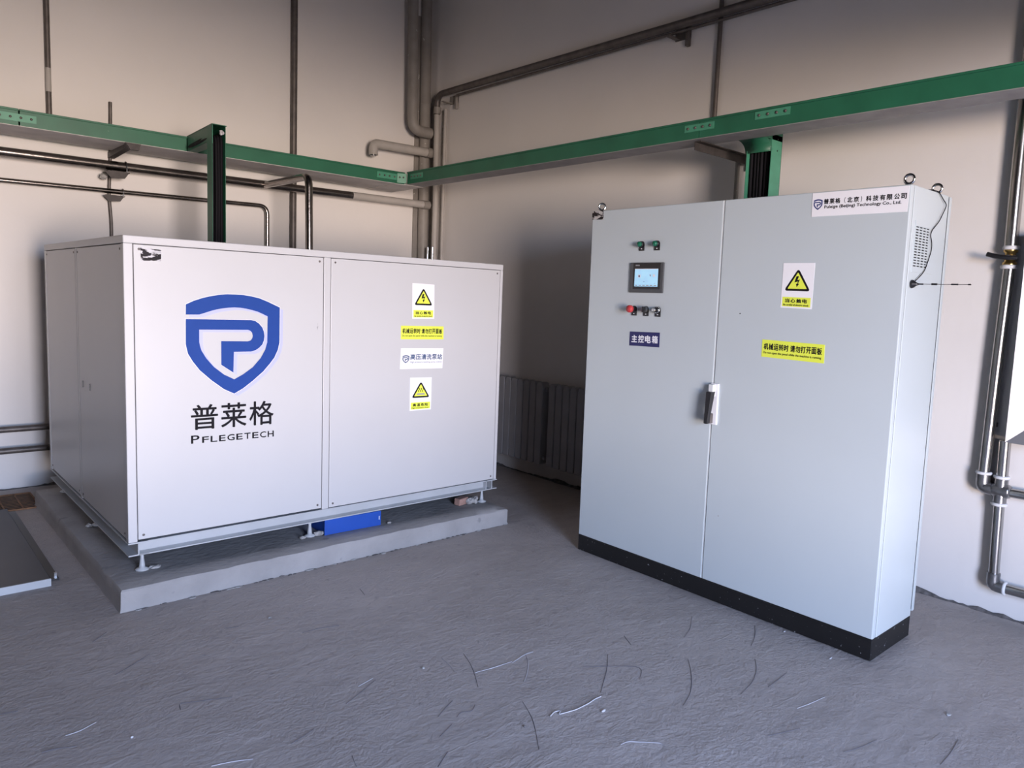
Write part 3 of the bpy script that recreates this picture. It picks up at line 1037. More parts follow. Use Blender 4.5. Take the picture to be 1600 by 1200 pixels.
sh.text(q, 'Puleige (Beijing) Technology Co., Ltd.', 'print_black', 0.142, 0.935, 0.55, 0.71, 0.002, 0.030)
q.build('lettering', st)
warning_sticker(cab, Sheet((1.163, 1.607), (1.308, 1.606), (1.307, 1.412), (1.162, 1.415), 0.0),
                'white sticker with yellow electric shock triangle', '当心触电', 'Be careful of electric shock')
notice_strip(cab, Sheet((1.086, 1.271), (1.378, 1.267), (1.380, 1.189), (1.086, 1.194), 0.0), 'yellow notice strip with black lettering')
q = MB()
Sheet((-0.001, 1.899), (0.081, 1.8985), (0.0835, 1.850), (-0.001, 1.855), 0.0).plate(q, 'foil', 0.001)
q.build('foil_tag', cab, 'mirror foil tag with painted reflections')
MB().lathe([(0.004, 0.0), (0.003, 0.0008)], (0.962, 0.0005, 1.381), (0, -1, 0), 'print_black', 8).build('speck', door_r)
MB().lathe([(0.004, 0.0), (0.003, 0.0008)], (0.915, 0.0005, 0.42), (0, -1, 0), 'print_grey', 8).build('speck', door_r)

# door lock handle across the middle gap
hd = MB()
hd.box(0.834, 0.877, -0.010, 0.001, 0.852, 1.048, 'label_white')
hd = hd.build('lock_handle', cab, 'pale lock plate with a black swing lever', bevel=0.003)
MB().box(0.836, 0.862, -0.030, -0.009, 0.985, 1.044, 'cabinet_edge').build('lock_housing', hd, bevel=0.003)
q = MB()
q.hexa([(0.838, -0.058, 0.858), (0.858, -0.058, 0.858), (0.858, -0.036, 0.858), (0.838, -0.036, 0.858)],
       [(0.834, -0.046, 1.008), (0.864, -0.046, 1.008), (0.864, -0.010, 1.012), (0.834, -0.010, 1.012)], 'black_plastic')
q.build('lever', hd, 'black lever', bevel=0.004)
MB().box(0.842, 0.858, -0.030, -0.009, 0.858, 0.905, 'steel_dull').build('lever_socket', hd, bevel=0.002)

# magnetic aerial stuck on the cabinet side
cab_M = Matrix.Translation((CX, CY, 0)) @ Euler(CE).to_matrix().to_4x4()
an = thing('magnetic_antenna', 'thin black whip antenna stuck sideways on the grey cabinet with a trailing cable', 'antenna',
           cab_M @ Vector((CW, 0.072, 1.525)), CE)
MB().lathe([(0.016, 0.0012), (0.017, 0.004), (0.015, 0.010), (0.007, 0.020), (0.004, 0.028)], (0, 0, 0), (1, 0, 0), 'black_plastic').build('magnet_base', an)
MB().tube([(0.02, 0, 0), (0.215, 0, 0)], 0.0011, 'steel_dull', 8).build('whip', an)
for a, b, r in ((0.026, 0.046, 0.0027), (0.076, 0.096, 0.0036), (0.146, 0.170, 0.0027), (0.204, 0.213, 0.0026)):
    MB().tube([(a, 0, 0), (b, 0, 0)], r, 'black_plastic', 10).build('sleeve', an)
CABLE = [(0.2, 1.906), (0.214, 1.906), (0.253, 1.9045), (0.299, 1.876), (0.343, 1.859), (0.321, 1.832), (0.277, 1.785), (0.21, 1.743), (0.199, 1.723), (0.22, 1.7), (0.225, 1.667), (0.202, 1.627), (0.176, 1.584), (0.139, 1.561), (0.086, 1.536), (0.074, 1.528)]
pts = [(0.0085 if z < 1.895 else 0.004 - 0.03 * (0.253 - v) / 0.05, v - 0.072, z - 1.525) for v, z in CABLE]
pts[-1] = (0.006, 0.004, 0.008)
MB().tube(bend(pts, 0.02, 3), 0.0018, 'print_black', 8).build('cable', an)

# ------------------------------------------------------------------ green cable trays
TZ0, TZ1 = 2.305, 2.399
tl = thing('cable_tray', 'long green steel cable tray along the left wall with grey underside', 'cable tray', (-2.4, -0.53, TZ0))


def W(o):  # world to a thing's own frame
    return lambda p: (p[0] - o.location.x, p[1] - o.location.y, p[2] - o.location.z)


def hexw(o, b4, t4, mm):
    w = W(o)
    return MB().hexa([w(p) for p in b4], [w(p) for p in t4], mm)


yl = lambda x: -0.50 - (x + 3.3) / 2.7 * 0.065   # the tray runs slightly out of square
XA, XB, XC = -5.5, -3.21, -0.60


def tray_seg(o, xa, xb, name='tray_front', z1=TZ1):
    q = hexw(o, [(xa, yl(xa), TZ0), (xb, yl(xb), TZ0), (xb, yl(xb) + 0.003, TZ0), (xa, yl(xa) + 0.003, TZ0)],
             [(xa, yl(xa), z1), (xb, yl(xb), z1), (xb, yl(xb) + 0.003, z1), (xa, yl(xa) + 0.003, z1)], 'green_paint')
    return q.build(name, o)


tray_seg(tl, XA, XB - 0.004)
tray_seg(tl, XB + 0.004, -2.282)
tray_seg(tl, -2.216, XC)
for xa, xb in ((XA, XB - 0.002), (XB + 0.002, XC)):
    hexw(tl, [(xa, yl(xa) - 0.006, TZ1 - 0.010), (xb, yl(xb) - 0.006, TZ1 - 0.010), (xb, -0.10, TZ1 - 0.010), (xa, -0.10, TZ1 - 0.010)],
         [(xa, yl(xa) - 0.006, TZ1 + 0.002), (xb, yl(xb) - 0.006, TZ1 + 0.002), (xb, -0.10, TZ1 + 0.002), (xa, -0.10, TZ1 + 0.002)], 'green_paint').build('lid', tl, bevel=0.002)
    hexw(tl, [(xa, -0.103, TZ0), (xb, -0.103, TZ0), (xb, -0.10, TZ0), (xa, -0.10, TZ0)],
         [(xa, -0.103, TZ1), (xb, -0.103, TZ1), (xb, -0.10, TZ1), (xa, -0.10, TZ1)], 'green_paint').build('tray_back', tl)

xa, xb = XA, XC - 0.076
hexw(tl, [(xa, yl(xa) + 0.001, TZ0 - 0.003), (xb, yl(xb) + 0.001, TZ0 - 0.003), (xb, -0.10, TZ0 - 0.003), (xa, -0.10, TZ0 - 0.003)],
     [(xa, yl(xa) + 0.001, TZ0), (xb, yl(xb) + 0.001, TZ0), (xb, -0.10, TZ0), (xa, -0.10, TZ0)], 'galvanised_lit').build('underside', tl, 'dusty grey underside, paler for bounced light painted in')


def splice(o, P0, P1, z0, z1, nrm, nb):
    """bolted joint plate between two points on a tray face"""
    w = W(o)
    P0, P1 = Vector(P0), Vector(P1)
    n = Vector(nrm)
    q = MB()
    f = [P0, P1, P1 + n * 0.003, P0 + n * 0.003]
    q.hexa([w((p.x, p.y, z0)) for p in f], [w((p.x, p.y, z1)) for p in f], 'green_plate')
    s = q.build('splice_plate', o, 'lighter green joint plate')
    for k in range(nb):
        t = (k + 0.5) / nb
        c = P0.lerp(P1, t) + n * 0.003
        MB().lathe([(0.0075, 0.0), (0.0075, 0.004), (0.004, 0.006), (0.0, 0.0065)], w((c.x, c.y, (z0 + z1) / 2)), nrm, 'steel_dull', 6).build('bolt', s)


splice(tl, (-3.33, yl(-3.33) - 0.0005, 0), (-3.125, yl(-3.125) - 0.0005, 0), 2.328, 2.372, (0, -1, 0), 4)
splice(tl, (-0.855, yl(-0.855) - 0.0005, 0), (-0.675, yl(-0.675) - 0.0005, 0), 2.330, 2.378, (0, -1, 0), 4)

tr = thing('cable_tray', 'long green steel cable tray running along the right wall above the cabinet', 'cable tray', (-0.6, -3.0, TZ0))
w = W(tr)
RX0, RX1, RY0, RY1 = -0.60, -0.44, -7.5, -0.606


def boxw(o, x0, x1, y0, y1, z0, z1, mm):
    w = W(o)
    a, b = w((x0, y0, z0)), w((x1, y1, z1))
    return MB().box(a[0], b[0], a[1], b[1], a[2], b[2], mm)


for a, b in ((RY0, -3.486), (-3.482, RY1)):
    boxw(tr, RX0, RX0 + 0.003, a, b, TZ0, TZ1, 'green_paint').build('tray_front', tr)
boxw(tr, RX1 - 0.003, RX1, RY0, RY1, TZ0, TZ1, 'green_paint').build('tray_back', tr)
boxw(tr, RX0 - 0.006, RX1, RY0, RY1 - 0.0, TZ1 - 0.008, TZ1 + 0.003, 'green_paint').build('lid', tr, bevel=0.002)
boxw(tr, RX0 + 0.001, RX1, RY0, RY1, TZ0 - 0.003, TZ0, 'galvanised').build('underside', tr, 'dusty grey underside, paler for bounced light painted in')
splice(tr, (RX0, -3.578, 0), (RX0, -3.389, 0), 2.343, 2.380, (-1, 0, 0), 4)
splice(tr, (RX0, -4.012, 0), (RX0, -3.821, 0), 2.350, 2.388, (-1, 0, 0), 4)
splice(tr, (RX0, -0.83, 0), (RX0, -0.655, 0), 2.338, 2.378, (-1, 0, 0), 4)

ct = thing('tray_corner_piece', 'pale green corner plate joining the two green cable trays', 'corner plate', (-0.63, -0.6, TZ0))
w = W(ct)
ya = yl(-0.672) - 0.004
q = MB()
q.hexa([w(p) for p in ((-0.672, ya, TZ0 + 0.006), (-0.606, -0.600, TZ0 + 0.006), (-0.600, -0.596, TZ0 + 0.006), (-0.672, ya + 0.003, TZ0 + 0.006))],
       [w(p) for p in ((-0.672, ya, TZ1 - 0.012), (-0.606, -0.600, TZ1 - 0.012), (-0.600, -0.596, TZ1 - 0.012), (-0.672, ya + 0.003, TZ1 - 0.012))], 'green_plate')
q.build('face_plate', ct)
q = MB()
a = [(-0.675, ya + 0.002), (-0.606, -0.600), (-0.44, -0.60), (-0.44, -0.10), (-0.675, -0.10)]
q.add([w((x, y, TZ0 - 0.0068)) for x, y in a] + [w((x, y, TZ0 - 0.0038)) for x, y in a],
      [(4, 3, 2, 1, 0), (5, 6, 7, 8, 9)] + [(i, (i + 1) % 5, (i + 1) % 5 + 5, i + 5) for i in range(5)], 'galvanised_lit')
q.build('underside', ct, 'grey underside, paler for bounced light painted in')
for t in (0.3, 0.7):
    c = Vector((-0.672, ya, 0)).lerp(Vector((-0.606, -0.6, 0)), t)
    MB().lathe([(0.007, 0), (0.007, 0.004), (0, 0.006)], w((c.x - 0.001, c.y - 0.001, 2.355)), (-0.5, -0.85, 0), 'steel_dull', 6).build('bolt', ct)

# branch and drop from the left tray down into the machine
dl = thing('cable_drop', 'dark green cable duct reaching out from the left tray and down into the machine', 'cable duct', (-2.267, -1.05, MZ1 + 0.0))
w = W(dl)
q = MB()
q.hexa([w(p) for p in ((-2.308, -1.09, TZ0 + 0.002), (-2.305, -1.09, TZ0 + 0.002), (-2.277, -0.535, TZ0 + 0.002), (-2.280, -0.535, TZ0 + 0.002))],
       [w(p) for p in ((-2.308, -1.09, TZ1), (-2.305, -1.09, TZ1), (-2.277, -0.535, TZ1), (-2.280, -0.535, TZ1))], 'green_paint')
q.build('branch_side', dl)
q = MB()
q.hexa([w(p) for p in ((-2.229, -1.09, TZ0 + 0.002), (-2.226, -1.09, TZ0 + 0.002), (-2.216, -0.535, TZ0 + 0.002), (-2.219, -0.535, TZ0 + 0.002))],
       [w(p) for p in ((-2.229, -1.09, TZ1), (-2.226, -1.09, TZ1), (-2.216, -0.535, TZ1), (-2.219, -0.535, TZ1))], 'green_paint')
q.build('branch_side', dl)
q = MB()
q.hexa([w(p) for p in ((-2.311, -1.094, TZ1), (-2.221, -1.094, TZ1 - 0.0), (-2.213, -0.535, TZ1), (-2.283, -0.535, TZ1))],
       [w(p) for p in ((-2.311, -1.094, TZ1 + 0.004), (-2.221, -1.094, TZ1 + 0.004), (-2.213, -0.535, TZ1 + 0.004), (-2.283, -0.535, TZ1 + 0.004))], 'green_paint')
q.build('lid', dl)
q = MB()
q.hexa([w(p) for p in ((-2.300, -1.0, TZ0 - 0.001), (-2.226, -1.0, TZ0 - 0.001), (-2.216, -0.535, TZ0 - 0.001), (-2.277, -0.535, TZ0 - 0.001))],
       [w(p) for p in ((-2.300, -1.0, TZ0 + 0.002), (-2.226, -1.0, TZ0 + 0.002), (-2.216, -0.535, TZ0 + 0.002), (-2.277, -0.535, TZ0 + 0.002))], 'green_paint')
q.build('branch_floor', dl)
boxw(dl, -2.308, -2.305, -1.0905, -1.0, MZ1 + 0.003, TZ1, 'green_paint').build('duct_side', dl)
boxw(dl, -2.229, -2.226, -1.0905, -1.0, MZ1 + 0.003, TZ1, 'green_paint').build('duct_side', dl)
boxw(dl, -2.306, -2.228, -1.003, -1.0, MZ1 + 0.003, TZ0, 'green_paint').build('duct_back', dl)
boxw(dl, -2.308, -2.3045, -1.092, -1.082, 2.285, TZ1 - 0.004, 'green_plate').build('splice_plate', dl, 'lighter green joint plate')
for k, (cx, cy) in enumerate(((-2.295, -1.065), (-2.279, -1.072), (-2.262, -1.066), (-2.246, -1.070), (-2.236, -1.05), (-2.27, -1.045), (-2.252, -1.045), (-2.289, -1.042))):
    rr = 0.0085
    MB().tube([w(p) for p in bend([(cx, -0.62, 2.32 + 0.008 * (k % 3)), (cx, cy, 2.33 + 0.007 * (k % 4)), (cx + 0.004 * sin(k), cy, 2.0), (cx, cy, MZ1 + 0.003)], 0.05, 4)],
              rr, 'print_black', 8).build('cable', dl)
MB().lump(w((-2.247, -1.083, 2.358)), (0.012, 0.010, 0.017), 'scrap_white', 3, 2).build('cable_tag', dl, 'pale plastic tag on the cables')

# drop behind the cabinet from the right tray
dr = thing('cable_drop', 'bright green cable duct hanging from the right tray down behind the cabinet', 'cable duct', (-0.31, -3.71, 1.0))
w = W(dr)
D0, D1 = -3.785, -3.635
boxw(dr, -0.365, -0.262, D0, D0 + 0.003, 1.0, 2.330, 'green_plate').build('duct_side', dr)
boxw(dr, -0.365, -0.262, D1 - 0.003, D1, 1.0, 2.28, 'green_plate').build('duct_side', dr)
boxw(dr, -0.265, -0.262, D0, D1, 1.0, 2.330, 'green_paint').build('duct_back', dr)
q = MB()
cur = []
for k in range(8):
    a = k / 7
    cur.append((-0.438 + 0.075 * sin(a * pi / 2), 2.302 - 0.055 * (1 - cos(a * pi / 2)) - 0.004 * a))
vs = []
for x, z in cur:
    vs += [w((x, D0 + 0.0, z)), w((x, D1 + 0.01, z)), w((x + 0.003, D0, z + 0.003)), w((x + 0.003, D1 + 0.01, z + 0.003))]
fs = []
for k in range(7):
    a = 4 * k
    fs += [(a, a + 4, a + 5, a + 1), (a + 2, a + 3, a + 7, a + 6), (a, a + 2, a + 6, a + 4), (a + 1, a + 5, a + 7, a + 3)]
q.add(vs, fs, 'green_paint', True)
q.build('curved_floor', dr)
q = MB()
q.add([w(p) for p in ((-0.368, D0 + 0.03, 2.315), (-0.367, D0 - 0.0, 2.315), (-0.367, D0 + 0.001, 2.245), (-0.364, D0 + 0.03, 2.315), (-0.364, D0, 2.315), (-0.364, D0 + 0.001, 2.245))],
      [(0, 1, 2), (5, 4, 3), (0, 3, 4, 1), (1, 4, 5, 2), (2, 5, 3, 0)], 'green_plate')
q.build('folded_flap', dr, 'pale green bent flap')
boxw(dr, -0.44, -0.262, D0, D0 + 0.003, 2.302, TZ1 - 0.01, 'green_paint').build('branch_side', dr)
for zz in (2.31, 2.25):
    MB().lathe([(0.004, 0), (0.004, 0.002)], w((-0.31, D0 - 0.0005, zz)), (0, -1, 0), 'dark_gap', 8).build('bolt_hole', dr)
for k in range(12):
    cy = D1 - 0.015 - 0.0205 * (k % 6) - 0.007 * (k // 6)
    cx = -0.333 + 0.034 * (k // 6) + 0.004 * ((k * 5) % 3 - 1)
    MB().tube([w(p) for p in bend([(-0.43, cy, 2.318 + 0.022 * (k // 6)), (cx, cy, 2.312 + 0.02 * (k // 6)), (cx + 0.004, cy - 0.002, 2.0), (cx, cy, 1.0)], 0.06, 4)], 0.0092, 'print_black', 8).build('cable', dr)

# wall arm under the right tray
boxa = thing('tray_bracket', 'dark angle steel arm carrying the right green tray from the wall', 'bracket', (0, -3.45, 2.27))
w = W(boxa)
boxw(boxa, -0.56, -0.009, -3.47, -3.43, TZ0 - 0.0085, TZ0 - 0.0038, 'steel_dark').build('arm', boxa)
boxw(boxa, -0.56, -0.009, -3.434, -3.43, TZ0 - 0.05, TZ0 - 0.0085, 'steel_dark').build('arm_web', boxa)
boxw(boxa, -0.009, -0.0008, -3.50, -3.40, TZ0 - 0.08, TZ0 + 0.02, 'steel_dark').build('wall_plate', boxa)

# ------------------------------------------------------------------ pipes on the left wall
def pipe(name, label, pts, r, mm, cat='pipe', bendr=0.06, n=16, group=None):
    pts = bend(pts, bendr) if len(pts) > 2 else pts
    z = min(p[2] for p in pts)
    b = min(pts, key=lambda p: p[2])
    return MB().tube(pts, r, mm, n).build(name, None, label, 0, cat, group, None, (b[0], b[1], z))


def pipe_parts(name, label, loc, segs, cat='pipe'):
    t = thing(name, label, cat, loc)
    w = W(t)
    for nm, pts, r, mm, lab in segs:
        MB().tube([w(p) for p in pts], r, mm, 16).build(nm, t, lab)
    return t


# far left conduit with worn paint
pipe_parts('vertical_conduit', 'thin brown conduit on the left wall farthest left with worn silvery patch', (-2.98, -0.024, TZ1 + 0.01),
           [('pipe', [(-2.980, -0.024, TZ1 + 0.01), (-2.980, -0.024, HZ)], 0.0165, 'steel_dull', None),
            ('worn_patch', [(-2.980, -0.024, 2.63), (-2.980, -0.024, 2.78)], 0.0172, 'painted_pale', 'silvery worn paint patch')])
pipe('vertical_pipe', 'straight brown vertical pipe on the left wall rising above the machine', [(-1.312, -0.028, 0.0), (-1.312, -0.028, HZ)], 0.026, 'steel_dull')

# two horizontal pipes
hp = thing('horizontal_pipe', 'thick dark steel pipe running along the left wall below the green tray', 'pipe', (-3.0, -0.13, 2.16))
w = W(hp)
MB().tube([w((-5.5, -0.13, 2.166)), w((-2.55, -0.13, 2.198)), w((-0.84, -0.13, 2.218))], 0.031, 'steel_pipe').build('pipe', hp)
MB().tube([w((-0.84, -0.13, 2.218)), w((-0.07, -0.13, 2.226))], 0.032, 'painted_pale').build('painted_end', hp, 'beige overpainted end')
MB().tube([w((-0.13, -0.13, 2.225)), w((-0.065, -0.13, 2.226))], 0.038, 'painted_pipe').build('coupling', hp)
pipe('branch_pipe', 'bright steel branch pipe bending from the wall pipe down into the machine top',
     [(-1.592, -0.164, 2.204), (-1.612, -0.95, 2.195), (-1.606, -0.955, MZ1 + 0.004)], 0.026, 'steel_pipe', bendr=0.075)
pipe('thin_pipe', 'thin steel pipe on the left wall turning down behind the machine',
     [(-5.5, -0.045, 1.985), (-2.528, -0.045, 2.036), (-1.533, -0.045, 2.056), (-1.530, -0.045, 0.46)], 0.0165, 'steel_pipe', bendr=0.07)
for z, d in ((0.417, 'upper'), (0.275, 'lower')):
    pipe('heating_pipe', d + ' of two dark heating pipes low on the left wall', [(-6.5, -0.078, z), (-0.35, -0.078, z)], 0.020, 'steel_dull')

# pipe support upright with two pipe brackets and a tray arm
ps = thing('pipe_support', 'thin steel upright on the left wall with brackets holding two pipes and the tray', 'pipe support', (-2.63, -0.02, 0.5))
w = W(ps)
MB().tube([w(p) for p in bend([(-2.62, -0.016, 2.64), (-2.625, -0.016, 2.3), (-2.640, -0.016, 2.0), (-2.628, -0.016, 1.85), (-2.624, -0.016, 0.5)], 0.1, 4)], 0.011, 'steel_dull', 8).build('upright', ps)
for z, sc, yp, rp_, dz in ((2.158, 0.85, -0.13, 0.031, 0.039), (2.006, 0.75, -0.045, 0.0165, 0.0288)):
    q = MB()
    yo = yp - rp_ - 0.012
    q.box(-0.075 * sc + 0.015, 0.085 * sc + 0.015, yo, -0.030, -0.006, 0.0, 'steel_dark')
    q.hexa([(-0.030 * sc, yo, -0.060 * sc), (0.065 * sc, yo, -0.052 * sc), (0.065 * sc, yo + 0.006, -0.052 * sc), (-0.030 * sc, yo + 0.006, -0.060 * sc)],
           [(-0.080 * sc, yo, -0.006), (0.095 * sc, yo, -0.006), (0.095 * sc, yo + 0.006, -0.006), (-0.080 * sc, yo + 0.006, -0.006)], 'steel_dark')
    q.box(-0.012, 0.02, -0.031, -0.0275, -0.03, 0.0, 'steel_dark')
    c = w((-2.63, 0, z))
    q.v = [(a + c[0], b + c[1], d + c[2]) for a, b, d in q.v]
    br = q.build('bracket', ps)
    q = MB()
    r = rp_ + 0.0055
    zc = z + dz
    pts = [(-2.560, yp - r * cos(a), zc + r * sin(a)) for a in [pi * k / 10 for k in range(11)]]
    pts = [(-2.560, pts[0][1], z)] + pts + [(-2.560, pts[-1][1], z)]
    q.tube([w(p) for p in pts], 0.004, 'steel_bright', 8)
    q.build('u_bolt', br)
MB().lump(w((-2.685, -0.085, 2.122)), (0.024, 0.015, 0.020), 'mortar', 12, 2).build('mortar_splash', ps, 'grey mortar splash')
q = MB()
q.hexa([w(p) for p in ((-2.64, -0.52, TZ0 - 0.028), (-2.60, -0.52, TZ0 - 0.028), (-2.60, -0.001, TZ0 - 0.045), (-2.64, -0.001, TZ0 - 0.045))],
       [w(p) for p in ((-2.64, -0.52, TZ0 - 0.0042), (-2.60, -0.52, TZ0 - 0.0042), (-2.60, -0.001, TZ0 - 0.0042), (-2.64, -0.001, TZ0 - 0.0042))], 'steel_dark')
q.build('tray_arm', ps)
q = MB()
q.hexa([w(p) for p in ((-2.625, -0.535, TZ0 - 0.045), (-2.575, -0.535, TZ0 - 0.045), (-2.575, -0.50, TZ0 - 0.045), (-2.625, -0.50, TZ0 - 0.045))],
       [w(p) for p in ((-2.655, -0.535, TZ0 - 0.0042), (-2.565, -0.535, TZ0 - 0.0042), (-2.565, -0.50, TZ0 - 0.0042), (-2.655, -0.50, TZ0 - 0.0042))], 'steel_dark')
q.build('arm_hook', ps)

# ------------------------------------------------------------------ the corner pipes
pipe('drain_pipe', 'thick grey painted pipe beside the room corner with an elbow into the corner',
     [(-0.360, -0.168, HZ), (-0.282, -0.168, 2.856), (-0.092, -0.168, 2.856)], 0.047, 'painted_pipe', bendr=0.10)
cp = thing('corner_pipe', 'thick grey painted pipe standing in the room corner from floor to ceiling', 'pipe', (-0.075, -0.06, 0))
w = W(cp)
MB().tube([w((-0.060, -0.050, 0.0)), w((-0.074, -0.050, 2.55)), w((-0.108, -0.050, HZ))], 0.048, 'painted_pipe').build('pipe', cp)
MB().box(*[c for c in (w((-0.155, 0, 0))[0], w((-0.09, 0, 0))[0], w((0, -0.012, 0))[1], w((0, -0.0008, 0))[1], 0.3, 3.9)], 'painted_pipe').build('paint_strip', cp, 'rough dark painted strip')
st = thing('stub_pipe', 'short grey painted stub pipe hooked down at its left end near the corner', 'pipe', (-0.3, -0.09, 2.69))
w = W(st)
MB().tube([w(p) for p in bend([(-0.656, -0.15, 2.582), (-0.658, -0.15, 2.680), (-0.50, -0.15, 2.681), (-0.065, -0.15, 2.690)], 0.075, 5)], 0.039, 'painted_pale').build('pipe', st)
MB().tube([w((-0.12, -0.15, 2.689)), w((-0.06, -0.15, 2.690))], 0.044, 'painted_pipe').build('coupling', st)
q = MB()
q.tube([w((-0.657, -0.15, 2.585)), w((-0.657, -0.15, 2.572))], 0.026, 'cast_iron')
q.build('open_end', st, 'shiny rim of the open end')

# right wall pipe near the ceiling with elbow and riser in the corner
rp = thing('upper_pipe', 'dark pipe along the right wall near the ceiling turning down in the corner', 'pipe', (-0.06, -0.22, 0.0))
w = W(rp)
MB().tube([w(p) for p in bend([(-0.068, -4.6, HZ), (-0.068, -4.6, 3.165), (-0.068, -2.9, 3.170), (-0.068, -0.92, 3.187), (-0.068, -0.230, 3.190), (-0.060, -0.215, 3.02)], 0.09, 5)], 0.027, 'steel_dull').build('pipe', rp)
MB().tube([w(p) for p in bend([(-0.052, -4.54, HZ), (-0.052, -4.54, 3.126), (-0.052, -0.50, 3.144)], 0.06, 4)], 0.010, 'steel_dull', 10).build('thin_conduit', rp)
MB().tube([w((-0.062, -0.222, 3.085)), w((-0.060, -0.215, 3.03))], 0.033, 'painted_pipe').build('coupling', rp)
MB().tube([w((-0.060, -0.215, 3.04)), w((-0.052, -0.215, 2.341)), w((-0.05, -0.205, 0.0))], 0.026, 'painted_pale').build('riser', rp, 'beige overpainted riser')
pipe('thin_riser', 'slim beige painted riser right of the corner pipes', [(-0.03, -0.292, 0.0), (-0.03, -0.305, 3.06)], 0.015, 'painted_pale')
for y, lab in ((-0.19, 'left of two short shiny tubes rising behind the machine in the corner'), (-0.265, 'right of two short shiny tubes rising behind the machine in the corner')):
    pipe('steel_tube', lab, [(-0.105, y, 0.0), (-0.105, y, 1.84)], 0.010, 'chrome', group='short tubes in the corner')
for y, nm in ((-0.36, 'bent steel bracket holding the upper pipe beside the corner'), (-2.84, 'dark steel bracket holding the upper pipe in the middle of the right wall')):
    b = thing('pipe_bracket', nm, 'bracket', (0, y, 3.1))
    MB().box(-0.105, -0.009, -0.018, 0.018, 0.002, 0.008, 'steel_dull' if y < -1 else 'painted_pipe').build('shelf', b)
    MB().box(-0.009, -0.0008, -0.10, 0.02, -0.004, 0.066, 'steel_dull' if y < -1 else 'painted_pipe').build('flange', b)
    MB().box(-0.03, -0.0008, -0.10, -0.075, -0.055, 0.06, 'steel_dull' if y < -1 else 'painted_pipe').build('leg', b, bevel=0.002)
pipe('thin_conduit', 'thin dark vertical conduit high on the right wall', [(-0.018, -3.166, TZ1 + 0.03), (-0.018, -3.166, HZ)], 0.014, 'steel_dull')
cn = thing('worn_conduit', 'thin conduit with flaking white paint on the right wall behind the cabinet', 'conduit', (-0.02, -3.36, 0.5))
w = W(cn)
MB().tube([w((-0.02, -3.357, 2.31)), w((-0.02, -3.362, 0.5))], 0.014, 'painted_pipe').build('pipe', cn)

# ------------------------------------------------------------------ radiators on the right wall
def radiator(label, ys, n):
    t = thing('radiator', label, 'radiator', (-0.06, ys, 0.13))
    pitch = 0.0765
    proto = None
    for k in range(n):
        yc = -(k + 0.5) * pitch
        if proto is None:
            q = MB()
            h = 0.64
            prof = [(-0.034, 0.012), (-0.028, 0.0), (0.028, 0.0), (0.034, 0.012), (0.034, h - 0.03), (0.026, h - 0.004), (0.012, h + 0.004),
                    (-0.012, h + 0.004), (-0.026, h - 0.004), (-0.034, h - 0.03)]
            n_ = len(prof)
            vs = [(-0.042, a, b) for a, b in prof] + [(0.035, a, b) for a, b in prof]
            q.add(vs, [tuple(range(n_)), tuple(range(2 * n_ - 1, n_ - 1, -1))] + [(i, i + n_, (i + 1) % n_ + n_, (i + 1) % n_) for i in range(n_)], 'radiator')
            proto = q.build('section', t, bevel=0.005)
            proto.location = (0, yc, 0)
        else:
            c = proto.copy()
            COL.objects.link(c)
            c.parent = t
            c.location = (0, yc, 0)
    for z in (0.05, 0.59):
        MB().tube([(0, 0.02, z), (0, -n * pitch - 0.02, z)], 0.017, 'radiator', 10).build('header', t)
    for k in (1, n - 1):
        MB().box(0.02, 0.059, -k * pitch - 0.01, -k * pitch + 0.01, 0.54, 0.57, 'steel_dull').build('wall_bracket', t)
    return t


radiator('ribbed grey radiator on the right wall nearest the corner', -0.735, 14)
radiator('ribbed grey radiator on the right wall half hidden behind the cabinet', -1.87, 12)

# ------------------------------------------------------------------ water pipes and metal box at the far right
wp = thing('water_pipework', 'shiny galvanised pipework with a valve on the right wall beside the metal box', 'pipework', (-0.06, -4.85, 0.1))
w = W(wp)
XP = -0.040
MB().tube([w((XP, -4.8395, HZ)), w((XP, -4.8525, 2.0)), w((XP, -4.8555, 1.735))], 0.0285, 'steel_bright').build('pipe', wp)
MB().tube([w((XP, -4.8585, 1.645)), w((XP, -4.8495, 1.2)), w((XP, -4.8435, 0.66))], 0.0255, 'steel_bright').build('pipe', wp)
vb = MB().lathe([(0.026, -0.045), (0.030, -0.038), (0.030, -0.024), (0.022, -0.02), (0.025, 0.0), (0.022, 0.02), (0.030, 0.024), (0.030, 0.038), (0.026, 0.045)],
                w((XP, -4.8575, 1.692)), (0, 0, 1), 'brass').build('valve_body', wp, 'brass valve body')
for z in (1.735, 1.648):
    MB().lathe([(0.033, -0.009), (0.036, -0.004), (0.036, 0.004), (0.033, 0.009)], w((XP, -4.8575, z)), (0, 0, 1), 'tape_white').build('thread_tape', wp, 'white thread tape')
q = MB()
a = [w(p) for p in bend([(XP - 0.035, -4.895, 1.688), (XP - 0.045, -4.86, 1.688), (XP - 0.05, -4.81, 1.694), (XP - 0.05, -4.775, 1.705)], 0.02, 3)]
q.tube(a, 0.011, 'black_plastic', 10)
q.tube([w((XP - 0.02, -4.8595, 1.692)), w((XP - 0.05, -4.8595, 1.692))], 0.010, 'steel_dull', 8)
q.build('valve_lever', wp, 'black valve lever')
MB().tube([w(p) for p in bend([(XP, -4.8425, 0.675), (XP, -4.8425, 0.610), (XP, -4.8895, 0.605)], 0.02, 4)], 0.0305, 'cast_iron').build('elbow', wp)
MB().lathe([(0.034, -0.006), (0.036, 0), (0.034, 0.006)], w((XP, -4.8425, 0.678)), (0, 0, 1), 'tape_white').build('thread_tape', wp, 'white thread tape')
MB().tube([w((XP, -4.88, 0.605)), w((XP, -6.0, 0.615))], 0.022, 'steel_bright').build('pipe', wp)
q = MB()
q.tube([w((XP, -4.9195, 0.67)), w((XP, -4.9195, 0.545))], 0.0285, 'cast_iron')
